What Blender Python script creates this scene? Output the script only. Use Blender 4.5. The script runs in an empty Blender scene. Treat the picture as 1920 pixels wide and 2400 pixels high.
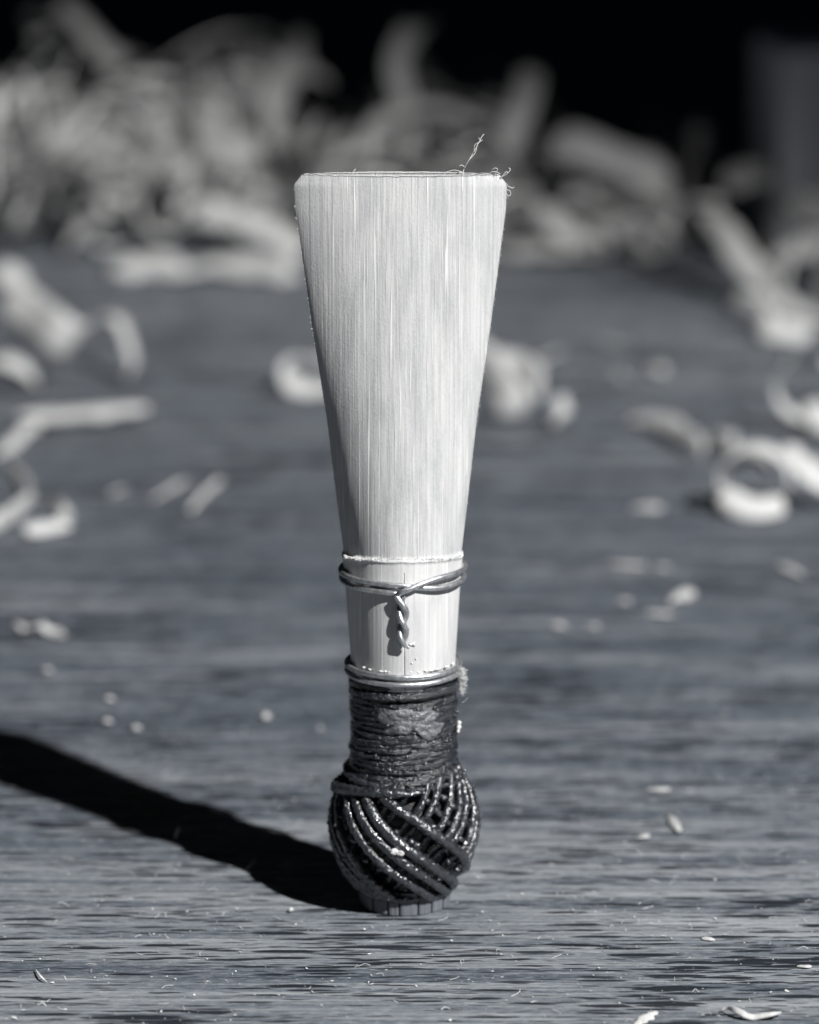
import bpy, math, random
import numpy as np
from mathutils import Vector, Matrix, Euler, noise

# ------------------------------------------------------------------ camera, world, light
MM = 0.001                                   # geometry below is written in millimetres
scene = bpy.context.scene
col = scene.collection

cam_data = bpy.data.cameras.new('camera')
cam = bpy.data.objects.new('camera', cam_data)
col.objects.link(cam)
cam.location = (0.3756*MM, -270*MM, 96*MM)
cam.rotation_euler = (math.radians(90-13.83), 0, 0)
cam_data.sensor_fit = 'VERTICAL'
cam_data.sensor_height = 24.0
cam_data.sensor_width = 24.0
cam_data.lens = 90.73
cam_data.clip_start = 0.01
cam_data.clip_end = 20.0
cam_data.dof.use_dof = True
cam_data.dof.focus_distance = 0.2715
cam_data.dof.aperture_fstop = 19.5
cam_data.dof.aperture_blades = 0
scene.camera = cam

world = bpy.data.worlds.new('World')
scene.world = world
world.use_nodes = True
bg = world.node_tree.nodes['Background']
bg.inputs['Color'].default_value = (0.50, 0.68, 1.0, 1)
bg.inputs['Strength'].default_value = 0.004

LAMP_AZ, LAMP_EL, LAMP_D = 43.5, 45.0, 0.95
lamp_data = bpy.data.lights.new('key_lamp', 'SPOT')
lamp = bpy.data.objects.new('key_lamp', lamp_data)
col.objects.link(lamp)
_a, _e = math.radians(LAMP_AZ), math.radians(LAMP_EL)
lamp.location = (LAMP_D*math.cos(_e)*math.sin(_a), -LAMP_D*math.cos(_e)*math.cos(_a), LAMP_D*math.sin(_e))
_aim = Vector((-0.01, 0.05, 0.01))
lamp.rotation_euler = (_aim-lamp.location).to_track_quat('-Z', 'Y').to_euler()
lamp_data.energy = 74.0
lamp_data.color = (1.0, 0.99, 0.975)
lamp_data.shadow_soft_size = 0.009
lamp_data.spot_size = math.radians(23.2)
lamp_data.spot_blend = 0.5

scene.view_settings.view_transform = 'Standard'
scene.view_settings.look = 'None'
scene.view_settings.exposure = 0.0
scene.view_settings.gamma = 1.0
scene.view_settings.use_curve_mapping = False
scene.cycles.use_denoising = True
scene.cycles.max_bounces = 4
scene.cycles.diffuse_bounces = 1

# ------------------------------------------------------------------ helpers
def tag(o, label=None, cat=None, group=None, kind=None):
    if label: o['label'] = label
    if cat: o['category'] = cat
    if group: o['group'] = group
    if kind: o['kind'] = kind
    return o

def mesh_obj(name, verts, faces, mat, parent=None, smooth=True, loc=None):
    v = np.asarray(verts, float)
    me = bpy.data.meshes.new(name)
    me.from_pydata((v*MM).tolist(), [], [list(map(int, f)) for f in faces])
    if smooth:
        me.polygons.foreach_set('use_smooth', [True]*len(me.polygons))
    me.update()
    o = bpy.data.objects.new(name, me)
    if mat: me.materials.append(mat)
    col.objects.link(o)
    if parent: o.parent = parent
    if loc is not None: o.location = [c*MM for c in loc]
    return o

class MB:
    """collects vertices and faces in millimetres"""
    def __init__(s): s.v = []; s.f = []; s.n = 0
    def add(s, v, f):
        s.v.append(np.asarray(v, float)); s.f += [[i+s.n for i in q] for q in f]; s.n += len(v); return s
    def build(s, name, mat, parent=None, smooth=True, loc=None):
        return mesh_obj(name, np.vstack(s.v), s.f, mat, parent, smooth, loc)

def resample(pts, k=5):
    P = [np.array(p, float) for p in pts]
    if len(P) < 3:
        return np.array([P[0]+(P[-1]-P[0])*i/k for i in range(k+1)])
    Q = [2*P[0]-P[1]]+P+[2*P[-1]-P[-2]]
    out = []
    for i in range(1, len(Q)-2):
        a, b, c, d = Q[i-1:i+3]
        for j in range(k):
            t = j/k
            out.append(.5*((2*b)+(c-a)*t+(2*a-5*b+4*c-d)*t*t+(3*b-a-3*c+d)*t**3))
    out.append(P[-1])
    return np.array(out)

def tube(path, rad, seg=10, closed=False, ply=0.0, ply_pitch=1.0, rough=0.0, seed=0.0):
    """tube along a path; ply gives the two-ply ridge of a twisted thread"""
    P = np.asarray(path, float); n = len(P)
    r = np.full(n, rad) if np.isscalar(rad) else np.asarray(rad, float)
    T = np.roll(P, -1, 0)-np.roll(P, 1, 0) if closed else np.gradient(P, axis=0)
    T /= np.linalg.norm(T, axis=1)[:, None]+1e-12
    up = np.array([0, 0, 1.0]) if abs(T[0][2]) < .9 else np.array([1.0, 0, 0])
    N = np.cross(T[0], up); N /= np.linalg.norm(N)
    v = []; s = 0.0
    for i in range(n):
        N = N-T[i]*(N@T[i]); N /= np.linalg.norm(N)
        B = np.cross(T[i], N)
        if i: s += np.linalg.norm(P[i]-P[i-1])
        for k in range(seg):
            a = 2*math.pi*k/seg
            rr = r[i]
            if ply: rr *= 1+ply*math.cos(2*(a+2*math.pi*s/ply_pitch))
            d = N*math.cos(a)+B*math.sin(a)
            if rough:
                q = P[i]+d*rr
                rr *= 1+rough*noise.noise(Vector((q[0]*3.1+seed, q[1]*3.1, q[2]*3.1)))
            v.append(P[i]+d*rr)
    f = []
    for i in range(n if closed else n-1):
        a0 = i*seg; b0 = ((i+1) % n)*seg
        for k in range(seg):
            k2 = (k+1) % seg
            f.append([a0+k, a0+k2, b0+k2, b0+k])
    if not closed:
        f.append([k for k in range(seg)][::-1]); f.append([(n-1)*seg+k for k in range(seg)])
    return np.array(v), f

def nz(x, y, z): return noise.noise(Vector((x, y, z)))

# ------------------------------------------------------------------ materials
def new_mat(name):
    m = bpy.data.materials.new(name); m.use_nodes = True
    nt = m.node_tree
    return m, nt, nt.nodes['Principled BSDF']

def nd(nt, t, **kw):
    n = nt.nodes.new(t)
    for k, v in kw.items(): setattr(n, k, v)
    return n

def mm_coord(nt, scale=(1, 1, 1), rot=(0, 0, 0), src='Object'):
    """object coordinates in millimetres, then scaled"""
    tc = nd(nt, 'ShaderNodeTexCoord'); mp = nd(nt, 'ShaderNodeMapping')
    mp.inputs['Scale'].default_value = [1000*s for s in scale]
    mp.inputs['Rotation'].default_value = rot
    nt.links.new(tc.outputs[src], mp.inputs['Vector'])
    return mp.outputs['Vector']

def noise_tex(nt, vec, scale=1.0, detail=3.0, rough=.55, dist=0.0):
    n = nd(nt, 'ShaderNodeTexNoise')
    n.inputs['Scale'].default_value = scale; n.inputs['Detail'].default_value = detail
    n.inputs['Roughness'].default_value = rough; n.inputs['Distortion'].default_value = dist
    nt.links.new(vec, n.inputs['Vector'])
    return n.outputs['Fac']

def ramp(nt, fac, stops):
    r = nd(nt, 'ShaderNodeValToRGB')
    e = r.color_ramp.elements
    while len(e) < len(stops): e.new(.5)
    for i, (p, c) in enumerate(stops):
        e[i].position = p
        e[i].color = (c, c, c, 1) if not isinstance(c, tuple) else (*c, 1)
    nt.links.new(fac, r.inputs['Fac'])
    return r.outputs['Color']

def mix(nt, fac, a, b, mode='MIX'):
    m = nd(nt, 'ShaderNodeMix', data_type='RGBA', blend_type=mode)
    for sock, val in ((m.inputs[0], fac), (m.inputs[6], a), (m.inputs[7], b)):
        if hasattr(val, 'is_linked'): nt.links.new(val, sock)
        elif isinstance(val, tuple): sock.default_value = (*val, 1)
        else: sock.default_value = val
    return m.outputs[2]

def math_n(nt, op, a, b=0.0):
    m = nd(nt, 'ShaderNodeMath', operation=op)
    for sock, val in ((m.inputs[0], a), (m.inputs[1], b)):
        if hasattr(val, 'is_linked'): nt.links.new(val, sock)
        else: sock.default_value = val
    return m.outputs[0]

def bump(nt, bsdf, height, dist_mm, strength=1.0, prev=None):
    b = nd(nt, 'ShaderNodeBump')
    b.inputs['Strength'].default_value = strength
    b.inputs['Distance'].default_value = dist_mm*MM
    nt.links.new(height, b.inputs['Height'])
    if prev is not None: nt.links.new(prev, b.inputs['Normal'])
    nt.links.new(b.outputs['Normal'], bsdf.inputs['Normal'])
    return b.outputs['Normal']

def cane_material(name, lo, hi, streak, rough, bump_mm, spec=.35, fine=1.0, sss=0.0):
    m, nt, p = new_mat(name)
    fib = noise_tex(nt, mm_coord(nt, (5.5, 1.6, .05), (.5, .65, .4)), 1, 4, .62)
    big = noise_tex(nt, mm_coord(nt, (.9, .6, .22), (.3, .4, .5)), 1, 4, .65)
    line = noise_tex(nt, mm_coord(nt, (6.5, 1.2, .035), (.4, .7, .5)), 1, 1.5, .5)
    speck = noise_tex(nt, mm_coord(nt, (7, 7, 5)), 1, 3, .7)
    c = ramp(nt, fib, [(.28, lo), (.72, hi)])
    c = mix(nt, ramp(nt, big, [(.42, 0.0), (.66, .55)]), c, tuple(.80*a for a in lo))
    ln = ramp(nt, line, [(.64, 0.0), (.70, 1.0)])
    c = mix(nt, math_n(nt, 'MULTIPLY', ln, .8), c, streak)
    sp = ramp(nt, speck, [(.3, 0.0), (.75, 1.0)])
    c = mix(nt, math_n(nt, 'MULTIPLY', sp, .18), c, streak)
    nt.links.new(c, p.inputs['Base Color'])
    p.inputs['Roughness'].default_value = rough
    p.inputs['Specular IOR Level'].default_value = spec
    h = math_n(nt, 'ADD', math_n(nt, 'MULTIPLY', fib, .55*fine), math_n(nt, 'ADD', math_n(nt, 'MULTIPLY', ln, .5), math_n(nt, 'MULTIPLY', speck, .35*fine)))
    p.inputs['Subsurface Weight'].default_value = sss
    p.inputs['Subsurface Radius'].default_value = (.7*MM, .7*MM, .7*MM)
    p.inputs['Subsurface Scale'].default_value = 1.0
    bump(nt, p, h, bump_mm, .9)
    return m

M = {}
M['cane'] = cane_material('scraped_cane', (.39, .40, .415), (.61, .61, .605), (.82, .82, .81), .62, .10, sss=.3)
M['bark'] = cane_material('cane_bark', (.50, .505, .515), (.66, .66, .655), (.80, .80, .79), .42, .05, .5, .7)
M['shaving'] = cane_material('cane_shaving_stuff', (.56, .565, .57), (.74, .74, .735), (.84, .84, .83), .6, .05)
_nt = M['shaving'].node_tree
_out = _nt.nodes['Material Output']; _tr = _nt.nodes.new('ShaderNodeBsdfTranslucent'); _mx = _nt.nodes.new('ShaderNodeMixShader')
_tr.inputs['Color'].default_value = (.62, .62, .61, 1); _mx.inputs['Fac'].default_value = .22
_nt.links.new(_nt.nodes['Principled BSDF'].outputs['BSDF'], _mx.inputs[1]); _nt.links.new(_tr.outputs['BSDF'], _mx.inputs[2])
_nt.links.new(_mx.outputs['Shader'], _out.inputs['Surface'])
M['fuzz'] = cane_material('cane_fuzz', (.78, .78, .77), (.86, .86, .85), (.9, .9, .89), .8, .02)

# tube end: darker grey cane
M['tube_end'] = cane_material('tube_end_cane', (.10, .112, .13), (.17, .184, .205), (.26, .275, .295), .55, .05)

def dark_material(name, colr, rough):
    m, nt, p = new_mat(name)
    p.inputs['Base Color'].default_value = (*colr, 1); p.inputs['Roughness'].default_value = rough
    n = noise_tex(nt, mm_coord(nt, (3, 3, 3)), 1, 3)
    bump(nt, p, n, .08, .6)
    return m
M['core'] = dark_material('glue_soaked_core', (.008, .009, .012), .5)

# lacquered thread
m, nt, p = new_mat('lacquered_thread')
n1 = noise_tex(nt, mm_coord(nt, (1.6, 1.6, 1.6)), 1, 3, .6)
n2 = noise_tex(nt, mm_coord(nt, (4.0, 4.0, 4.0)), 1, 1.5, .5)
n3 = noise_tex(nt, mm_coord(nt, (.8, .8, .8)), 1, 2)
nt.links.new(ramp(nt, n1, [(.3, (.010, .012, .016)), (.7, (.040, .045, .053))]), p.inputs['Base Color'])
nt.links.new(ramp(nt, n3, [(.42, .14), (.62, .38)]), p.inputs['Roughness'])
p.inputs['Specular IOR Level'].default_value = .75
p.inputs['Coat Weight'].default_value = .9
p.inputs['Coat Roughness'].default_value = .20
b0 = bump(nt, p, n2, .10, .8)
b1 = bump(nt, p, n1, .30, .85, b0)
nt.links.new(b1, p.inputs['Coat Normal'])
M['thread'] = m

# neck: thread flooded with glue
m, nt, p = new_mat('glued_thread')
n1 = noise_tex(nt, mm_coord(nt, (1.3, 1.3, 3.2)), 1, 4, .65)
n2 = noise_tex(nt, mm_coord(nt, (3.2, 3.2, 5)), 1, 1.5, .5)
n3 = noise_tex(nt, mm_coord(nt, (.5, .5, .9)), 1, 2)
nt.links.new(ramp(nt, n1, [(.3, (.005, .007, .011)), (.72, (.025, .030, .038))]), p.inputs['Base Color'])
nt.links.new(ramp(nt, n3, [(.40, .10), (.62, .28)]), p.inputs['Roughness'])
p.inputs['Specular IOR Level'].default_value = .75
p.inputs['Coat Weight'].default_value = .9
p.inputs['Coat Roughness'].default_value = .20
b0 = bump(nt, p, n2, .20, .9)
b1 = bump(nt, p, n1, .45, .9, b0)
nt.links.new(b1, p.inputs['Coat Normal'])
M['neck'] = m

# smooth beads of lacquer
m, nt, p = new_mat('lacquer_bead')
n1 = noise_tex(nt, mm_coord(nt, (2, 2, 2)), 1, 2)
nt.links.new(ramp(nt, n1, [(.3, (.02, .023, .03)), (.7, (.07, .075, .085))]), p.inputs['Base Color'])
p.inputs['Roughness'].default_value = .24
p.inputs['Specular IOR Level'].default_value = .8
p.inputs['Coat Weight'].default_value = 1.0
p.inputs['Coat Roughness'].default_value = .20
M['bead'] = m

# dried glue film
m, nt, p = new_mat('dried_glue_film')
n1 = noise_tex(nt, mm_coord(nt, (1.1, 1.1, 1.6)), 1, 4, .6)
nt.links.new(ramp(nt, n1, [(.3, (.04, .045, .053)), (.62, (.20, .21, .225))]), p.inputs['Base Color'])
p.inputs['Roughness'].default_value = .30
bump(nt, p, n1, .5, .9)
M['film'] = m

# clear crumb of dried glue / resin
m, nt, p = new_mat('glue_crumb')
n1 = noise_tex(nt, mm_coord(nt, (5, 5, 5)), 1, 2)
nt.links.new(ramp(nt, n1, [(.35, (.5, .5, .5)), (.65, (.85, .85, .84))]), p.inputs['Base Color'])
p.inputs['Roughness'].default_value = .2
bump(nt, p, n1, .1, .6)
M['crumb'] = m

# wire
m, nt, p = new_mat('brass_wire_grey')
n1 = noise_tex(nt, mm_coord(nt, (2.5, 2.5, 2.5)), 1, 3, .6)
n2 = noise_tex(nt, mm_coord(nt, (9, 9, 9)), 1, 2)
nt.links.new(ramp(nt, n1, [(.35, (.42, .44, .47)), (.65, (.72, .73, .74))]), p.inputs['Base Color'])
p.inputs['Metallic'].default_value = .85
nt.links.new(ramp(nt, n2, [(.3, .28), (.7, .46)]), p.inputs['Roughness'])
bump(nt, p, n2, .03, .5)
M['wire'] = m

# fibres and dust
m, nt, p = new_mat('loose_fibre')
n1 = noise_tex(nt, mm_coord(nt, (2, 2, 2)), 1, 2)
nt.links.new(ramp(nt, n1, [(.3, (.55, .555, .56)), (.7, (.8, .8, .79))]), p.inputs['Base Color'])
p.inputs['Roughness'].default_value = .6
M['fibre'] = m

# oak table: grain runs along x
m, nt, p = new_mat('oak_table')
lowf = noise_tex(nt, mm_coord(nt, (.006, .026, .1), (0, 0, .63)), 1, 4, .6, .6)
longg = noise_tex(nt, mm_coord(nt, (.012, 2.2, 1), (0, 0, .55)), 1, 5, .68, 0)
grain = noise_tex(nt, mm_coord(nt, (.04, 1.9, 1), (0, 0, .71)), 1, 6, .72, 0)
fine = noise_tex(nt, mm_coord(nt, (.9, 6.0, 1), (0, 0, .58)), 1, 5, .82)
patch = noise_tex(nt, mm_coord(nt, (.05, .07, .1), (0, 0, .6)), 1, 4, .6, .5)
smear = noise_tex(nt, mm_coord(nt, (.022, .26, 1), (0, 0, -.66)), 1, 5, .66, 0)
base = ramp(nt, grain, [(.38, (.112, .132, .158)), (.50, (.208, .228, .250)), (.62, (.37, .386, .402))])
base = mix(nt, ramp(nt, longg, [(.42, .62), (.55, 0.0)]), base, (.050, .064, .084))
# light pool's falloff painted in: mid-table darkened in a noise-warped band
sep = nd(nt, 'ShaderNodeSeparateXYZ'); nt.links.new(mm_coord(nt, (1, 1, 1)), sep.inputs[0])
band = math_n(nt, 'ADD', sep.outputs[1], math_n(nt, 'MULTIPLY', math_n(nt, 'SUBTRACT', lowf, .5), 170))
falloff = ramp(nt, math_n(nt, 'DIVIDE', math_n(nt, 'ADD', band, 50), 300), [(.15, 0.0), (.30, .80), (.55, .72), (.85, .30)])
base = mix(nt, falloff, base, (.052, .067, .090))
base = mix(nt, ramp(nt, smear, [(.49, 0.0), (.60, .80)]), base, (.042, .055, .075))
base = mix(nt, ramp(nt, smear, [(.36, .55), (.47, 0.0)]), base, (.30, .318, .34))
fl = ramp(nt, fine, [(.50, 0.0), (.68, 1.0)])
base = mix(nt, math_n(nt, 'MULTIPLY', fl, .6), base, (.52, .54, .555))
fd = ramp(nt, fine, [(.30, 1.0), (.46, 0.0)])
base = mix(nt, math_n(nt, 'MULTIPLY', fd, .6), base, (.06, .072, .092))

def dashes(sx, sy, rot, gate, gain, brk):
    """spindle-shaped open pores scattered along the grain"""
    vo = nd(nt, 'ShaderNodeTexVoronoi', voronoi_dimensions='2D')
    vo.inputs['Scale'].default_value = 1.0; vo.inputs['Randomness'].default_value = 1.0
    nt.links.new(mm_coord(nt, (sx, sy, 1), (0, 0, rot)), vo.inputs['Vector'])
    cell = nd(nt, 'ShaderNodeSeparateColor'); nt.links.new(vo.outputs['Color'], cell.inputs['Color'])
    size = math_n(nt, 'MULTIPLY', math_n(nt, 'SUBTRACT', math_n(nt, 'ADD', cell.outputs[0], math_n(nt, 'MULTIPLY', math_n(nt, 'SUBTRACT', patch, .5), 1.4)), gate), gain)
    d = math_n(nt, 'SUBTRACT', math_n(nt, 'ADD', size, math_n(nt, 'MULTIPLY', math_n(nt, 'SUBTRACT', fine, .5), brk)), vo.outputs['Distance'])
    return ramp(nt, math_n(nt, 'ADD', d, .5), [(.485, 0.0), (.545, 1.0)])
pore = math_n(nt, 'MAXIMUM', dashes(.14, 1.10, .72, .52, .80, .55), math_n(nt, 'MAXIMUM', dashes(.20, 1.8, 1.05, .48, .74, .55), dashes(.32, 3.2, .35, .52, .70, .5)))
base = mix(nt, math_n(nt, 'MULTIPLY', pore, .96), base, (.010, .014, .020))
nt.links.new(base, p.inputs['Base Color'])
p.inputs['Roughness'].default_value = .55
p.inputs['Specular IOR Level'].default_value = .35
hh = math_n(nt, 'SUBTRACT', math_n(nt, 'ADD', math_n(nt, 'MULTIPLY', fine, .45), math_n(nt, 'MULTIPLY', grain, .45)), math_n(nt, 'MULTIPLY', pore, .8))
bump(nt, p, hh, .13, .9)
M['table'] = m

# grey wooden block
m, nt, p = new_mat('grey_block')
n1 = noise_tex(nt, mm_coord(nt, (.2, .2, .03)), 1, 3)
nt.links.new(ramp(nt, n1, [(.3, (.60, .63, .67)), (.7, (.68, .71, .75))]), p.inputs['Base Color'])
p.inputs['Roughness'].default_value = .7
M['block'] = m

# ------------------------------------------------------------------ the table
x0, x1, y0, y1, th = -900, 900, -420, 1300, 28
bev = 2.0
tv = [(x0, y0, -bev), (x1, y0, -bev), (x1, y1, -bev), (x0, y1, -bev),
      (x0+bev, y0+bev, 0), (x1-bev, y0+bev, 0), (x1-bev, y1-bev, 0), (x0+bev, y1-bev, 0),
      (x0, y0, -th), (x1, y0, -th), (x1, y1, -th), (x0, y1, -th)]
tf = [[4, 5, 6, 7], [8, 11, 10, 9]]
for k in range(4):
    j = (k+1) % 4
    tf += [[k, j, 4+j, 4+k], [8+k, 8+j, j, k]]
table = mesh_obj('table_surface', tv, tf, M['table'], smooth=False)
tag(table, 'grey oak table top with dark pores running across', kind='structure')

# ------------------------------------------------------------------ the reed
reed = bpy.data.objects.new('bassoon_reed', None)
col.objects.link(reed)
tag(reed, 'upright double reed of pale cane with wire loops and dark thread ball', 'reed')

A_Z = [0, 12, 16, 19, 24, 26.4, 26.8, 30.1, 36.4, 43, 51.5, 53.15, 53.32, 53.7, 54.0]
A_V = [3.65, 3.66, 3.68, 3.74, 4.07, 4.27, 4.27, 4.66, 5.36, 6.32, 7.42, 7.50, 7.46, 7.16, 6.93]
B_Z = [0, 16, 19, 24, 26.6, 30, 36, 43, 50, 54]
B_V = [3.66, 3.68, 3.74, 3.80, 3.66, 3.36, 2.80, 2.15, 1.55, 1.2]
E_Z = [0, 24, 27, 36, 46, 54]
E_V = [.68, .74, .76, .78, .81, .84]
T_Z = [0, 24, 27, 36, 46, 54]
T_V = [1.3, 1.2, 1.0, .85, .8, .72]
COLLAR = 26.5
def lean(z): return -.25*z/54
def aZ(z): return float(np.interp(z, A_Z, A_V))
def bZ(z): return float(np.interp(z, B_Z, B_V))
def crack_depth(z):
    d = 0.0
    if 22.6 < z < 26.0: d = max(d, min(1, (26.0-z)/.8))
    if z < 20.6: d = max(d, min(1, (20.6-z)/.6)*.8)
    return max(d, .35 if z < 26 else 0)

def make_blade(sign):
    """one half of the cane: sign -1 faces the camera"""
    ts = list(np.linspace(0, math.pi, 85))
    xs_crack = [.02, .055, .085, .10, .115, .145, .18]
    rows = sorted(set([round(z, 3) for z in list(np.linspace(17.2, 25.5, 50))+list(np.linspace(25.7, 27.7, 46))
                       + list(np.linspace(28, 53, 90))+[53.15, 53.3, 53.45, 53.6, 53.72, 53.85, 53.93, 54.0]]))
    v = []; ncol = None
    for z in rows:
        a, b = aZ(z), bZ(z)
        e = float(np.interp(z, E_Z, E_V)); t = float(np.interp(z, T_Z, T_V))
        tt = ts+[math.acos(-xc/a) for xc in xs_crack]
        tt.sort(); ncol = len(tt)
        cr = crack_depth(z) if sign < 0 else 0
        outer = []; inner = []
        for q in tt:
            u = -math.cos(q); s = max(math.sin(q), 0.0)
            x = a*u
            y = b*s**(2*e)
            # bark ledge below the collar, its rim torn a little
            zc = COLLAR+.45*(1-u*u)+.10*nz(x*2.3, 4.1*sign, 0)+.07*nz(x*7.0, 1.7*sign, 3)
            k = .5-.5*math.tanh((z-zc)/.07)
            lift = .24*k*min(1, s*3)
            rim = .10*math.exp(-((z-zc+.12)/.13)**2)*min(1, s*3)
            scal = 1+(lift+rim)/max(math.hypot(x, y), .5)
            # scraped surface: shallow flats and fibres
            w = (1-k)*(.035*nz(x*.9, z*.06, 5*sign)+.016*nz(x*4.0, z*.10, 9*sign))
            w += k*.02*nz(x*1.2, z*.1, 2.0)
            dx = math.exp(-((x-.10)/.022)**2)*cr*.22
            y2 = y*scal+w*s-dx
            x2 = x*scal
            ztop = z
            if z > 53.9: ztop = z+.05*nz(x*1.6, 0, 7*sign)+.02*nz(x*6, 0, 3*sign)
            outer.append((x2+lean(z), sign*max(y2, 0.012), ztop))
            ai = a-min(t*.8, .9) if z < 50 else a-.3
            bi = max(b-t, .15)
            inner.append((ai*u+lean(z), sign*max(bi*s**(2*e), .012), ztop))
        v += outer+inner
    f = []; W = 2*ncol
    for i in range(len(rows)-1):
        a0, b0 = i*W, (i+1)*W
        for k in range(ncol-1):
            f.append([a0+k, a0+k+1, b0+k+1, b0+k])
            f.append([a0+ncol+k, b0+ncol+k, b0+ncol+k+1, a0+ncol+k+1])
        f.append([a0, b0, b0+ncol, a0+ncol])
        f.append([a0+ncol-1, a0+2*ncol-1, b0+2*ncol-1, b0+ncol-1])
    for base in (0, (len(rows)-1)*W):
        for k in range(ncol-1):
            f.append([base+k, base+ncol+k, base+ncol+k+1, base+k+1])
    if sign > 0: f = [q[::-1] for q in f]
    o = mesh_obj('blade', v, f, M['cane'], reed)
    # bark below the collar is the second material
    me = o.data; me.materials.append(M['bark'])
    for poly in me.polygons:
        c = poly.center
        u = (c.x/MM-lean(c.z/MM))/aZ(c.z/MM)
        zc = COLLAR+.45*(1-u*u)
        if c.z/MM < zc-.22: poly.material_index = 1
    me.update()
    return o

front = make_blade(-1)
front['label'] = 'front blade of pale scraped cane, sunlit on its right'
back = make_blade(1)
back['label'] = 'back blade, only its top rim showing'

# torn fuzz along the collar
rng = random.Random(5)
mb = MB()
for i in range(230):
    th_ = rng.uniform(-1.35, 1.35)
    z = COLLAR+.45*math.cos(th_)**2+rng.uniform(-.02, .10)
    a, b = aZ(z), bZ(z)
    q = np.array([a*math.sin(th_)*1.015+lean(z), -b*math.cos(th_)-.12, z])
    n = np.array([math.sin(th_), -math.cos(th_), 0])
    l = rng.uniform(.06, .16) if rng.random() < .8 else rng.uniform(.2, .42)
    d = n*rng.uniform(.1, .8)+np.array([rng.uniform(-.5, .5), 0, rng.uniform(-.3, 1.0)])
    mb.add(*tube([q-n*.05, q+d*l*.5, q+d*l+np.array([0, 0, -.03])], [.02, .018, .006], 4))
mb.build('torn_fibre_rim', M['fuzz'], reed)

# loose hairs of cane at the tip
HAIRS = [
    [(4.12, -.6, 53.9), (4.2, -.3, 54.4), (4.65, -.2, 55.2), (5.1, 0, 55.95), (5.4, .1, 56.55), (5.6, .2, 56.8)],
    [(4.2, -.3, 54.4), (4.5, -.5, 55.0), (5.0, -.4, 55.6), (5.15, -.3, 56.2), (5.5, -.2, 56.45)],
    [(2.75, -.4, 54.12), (3.2, -.5, 54.30), (3.6, -.5, 54.36), (4.1, -.4, 54.2)],
    [(4.9, 0, 55.7), (5.0, .1, 56.1), (5.35, .1, 56.3), (5.2, 0, 56.6)],
    [(4.3, -.3, 54.5), (4.05, -.4, 54.7), (3.85, -.4, 54.62)],
    [(6.3, -.3, 53.9), (6.55, -.4, 54.35), (6.4, -.4, 54.5), (6.15, -.3, 54.35)],
    [(6.8, -.2, 53.8), (7.2, -.3, 54.05), (7.45, -.3, 54.35), (7.35, -.3, 54.5)],
    [(5.9, -.3, 53.95), (6.1, -.4, 54.2), (6.45, -.4, 54.22), (6.75, -.2, 54.05)],
    [(6.6, -.1, 53.7), (6.95, -.2, 53.95), (7.15, -.2, 54.2), (7.3, -.2, 54.12)],
    [(7.15, 0, 53.2), (7.4, -.1, 53.12), (7.6, -.1, 53.02), (7.72, -.1, 53.1)],
    [(7.2, 0, 52.9), (7.42, -.1, 52.85), (7.5, -.1, 52.6), (7.34, -.1, 52.45), (7.2, 0, 52.6)],
    [(-3.7, -.3, 54.0), (-3.55, -.3, 54.25), (-3.4, -.2, 54.4)],
    [(4.98, .1, 40.2), (5.25, .0, 40.25)], [(4.3, .1, 33.2), (4.6, .0, 33.2)],
]
for h in HAIRS:
    mesh_obj('loose_hair', *tube(resample(h, 5), .022, 5), M['fibre'], reed)
# peach-fuzz along the scraped edges
mb = MB()
for i in range(130):
    s = rng.choice((-1, 1)); z = rng.uniform(30, 53.6)
    a = aZ(z)
    q = np.array([s*(a-.01)+lean(z), rng.uniform(-.12, .02), z]); l = rng.uniform(.04, .13)
    mb.add(*tube([q, q+np.array([s*l*.6, -.02, l*rng.uniform(-.4, .4)]), q+np.array([s*l, -.03, l*rng.uniform(-.8, .8)])], [.014, .012, .006], 4))
mb.build('edge_fuzz', M['fibre'], reed)

# first wire: two turns and a twisted tail
WR = .205
Z1 = 25.1
def wire_pt(th_, z, extra=0.0):
    """th_ measured from the front, positive to the left as one faces the reed"""
    a, b = aZ(z)+.24*.5+WR+extra, bZ(z)+.20+WR+extra
    return np.array([-a*math.sin(th_)+lean(z), -b*math.cos(th_), z])
zs_k = [0, .05, .25, .5, .75, .88, .92, .97, 1.0, 1.07, 1.25, 1.5, 1.75, 1.88, 1.92, 1.96, 1.985, 2.0]
zs_v = [-.52, -.47, -.42, -.30, -.32, -.34, -.30, -.06, .08, .12, .18, .30, .45, .48, .42, .12, -.22, -.50]
zs_e = [0, 0, 0, 0, 0, 0, 0, 0, .02, 0, 0, 0, 0, .02, .10, .38, .42, .24]
path = []
for s in np.linspace(0, 2, 150):
    z = Z1+float(np.interp(s, zs_k, zs_v)); ex = float(np.interp(s, zs_k, zs_e))
    p_ = wire_pt(2*math.pi*s, z, ex)
    path.append(p_+np.array([-.32*max(0, 1-abs(s)/.06) if s < .1 else -.32*max(0, 1-abs(2-s)/.10), 0, 0]))
path = np.array(path)
ker = np.ones(5)/5
for c in range(3): path[2:-2, c] = np.convolve(path[:, c], ker, 'valid')
first_wire = mesh_obj('wire', *tube(path, WR, 12, rough=.05), M['wire'], reed)
first_wire['label'] = 'upper wire wound twice and twisted at the front'
mb = MB()
TW0 = np.array([-.32, -(bZ(23.4)+.44), Z1-.62]); TW1 = np.array([.06, -(bZ(20)+.52), 20.7])
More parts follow.
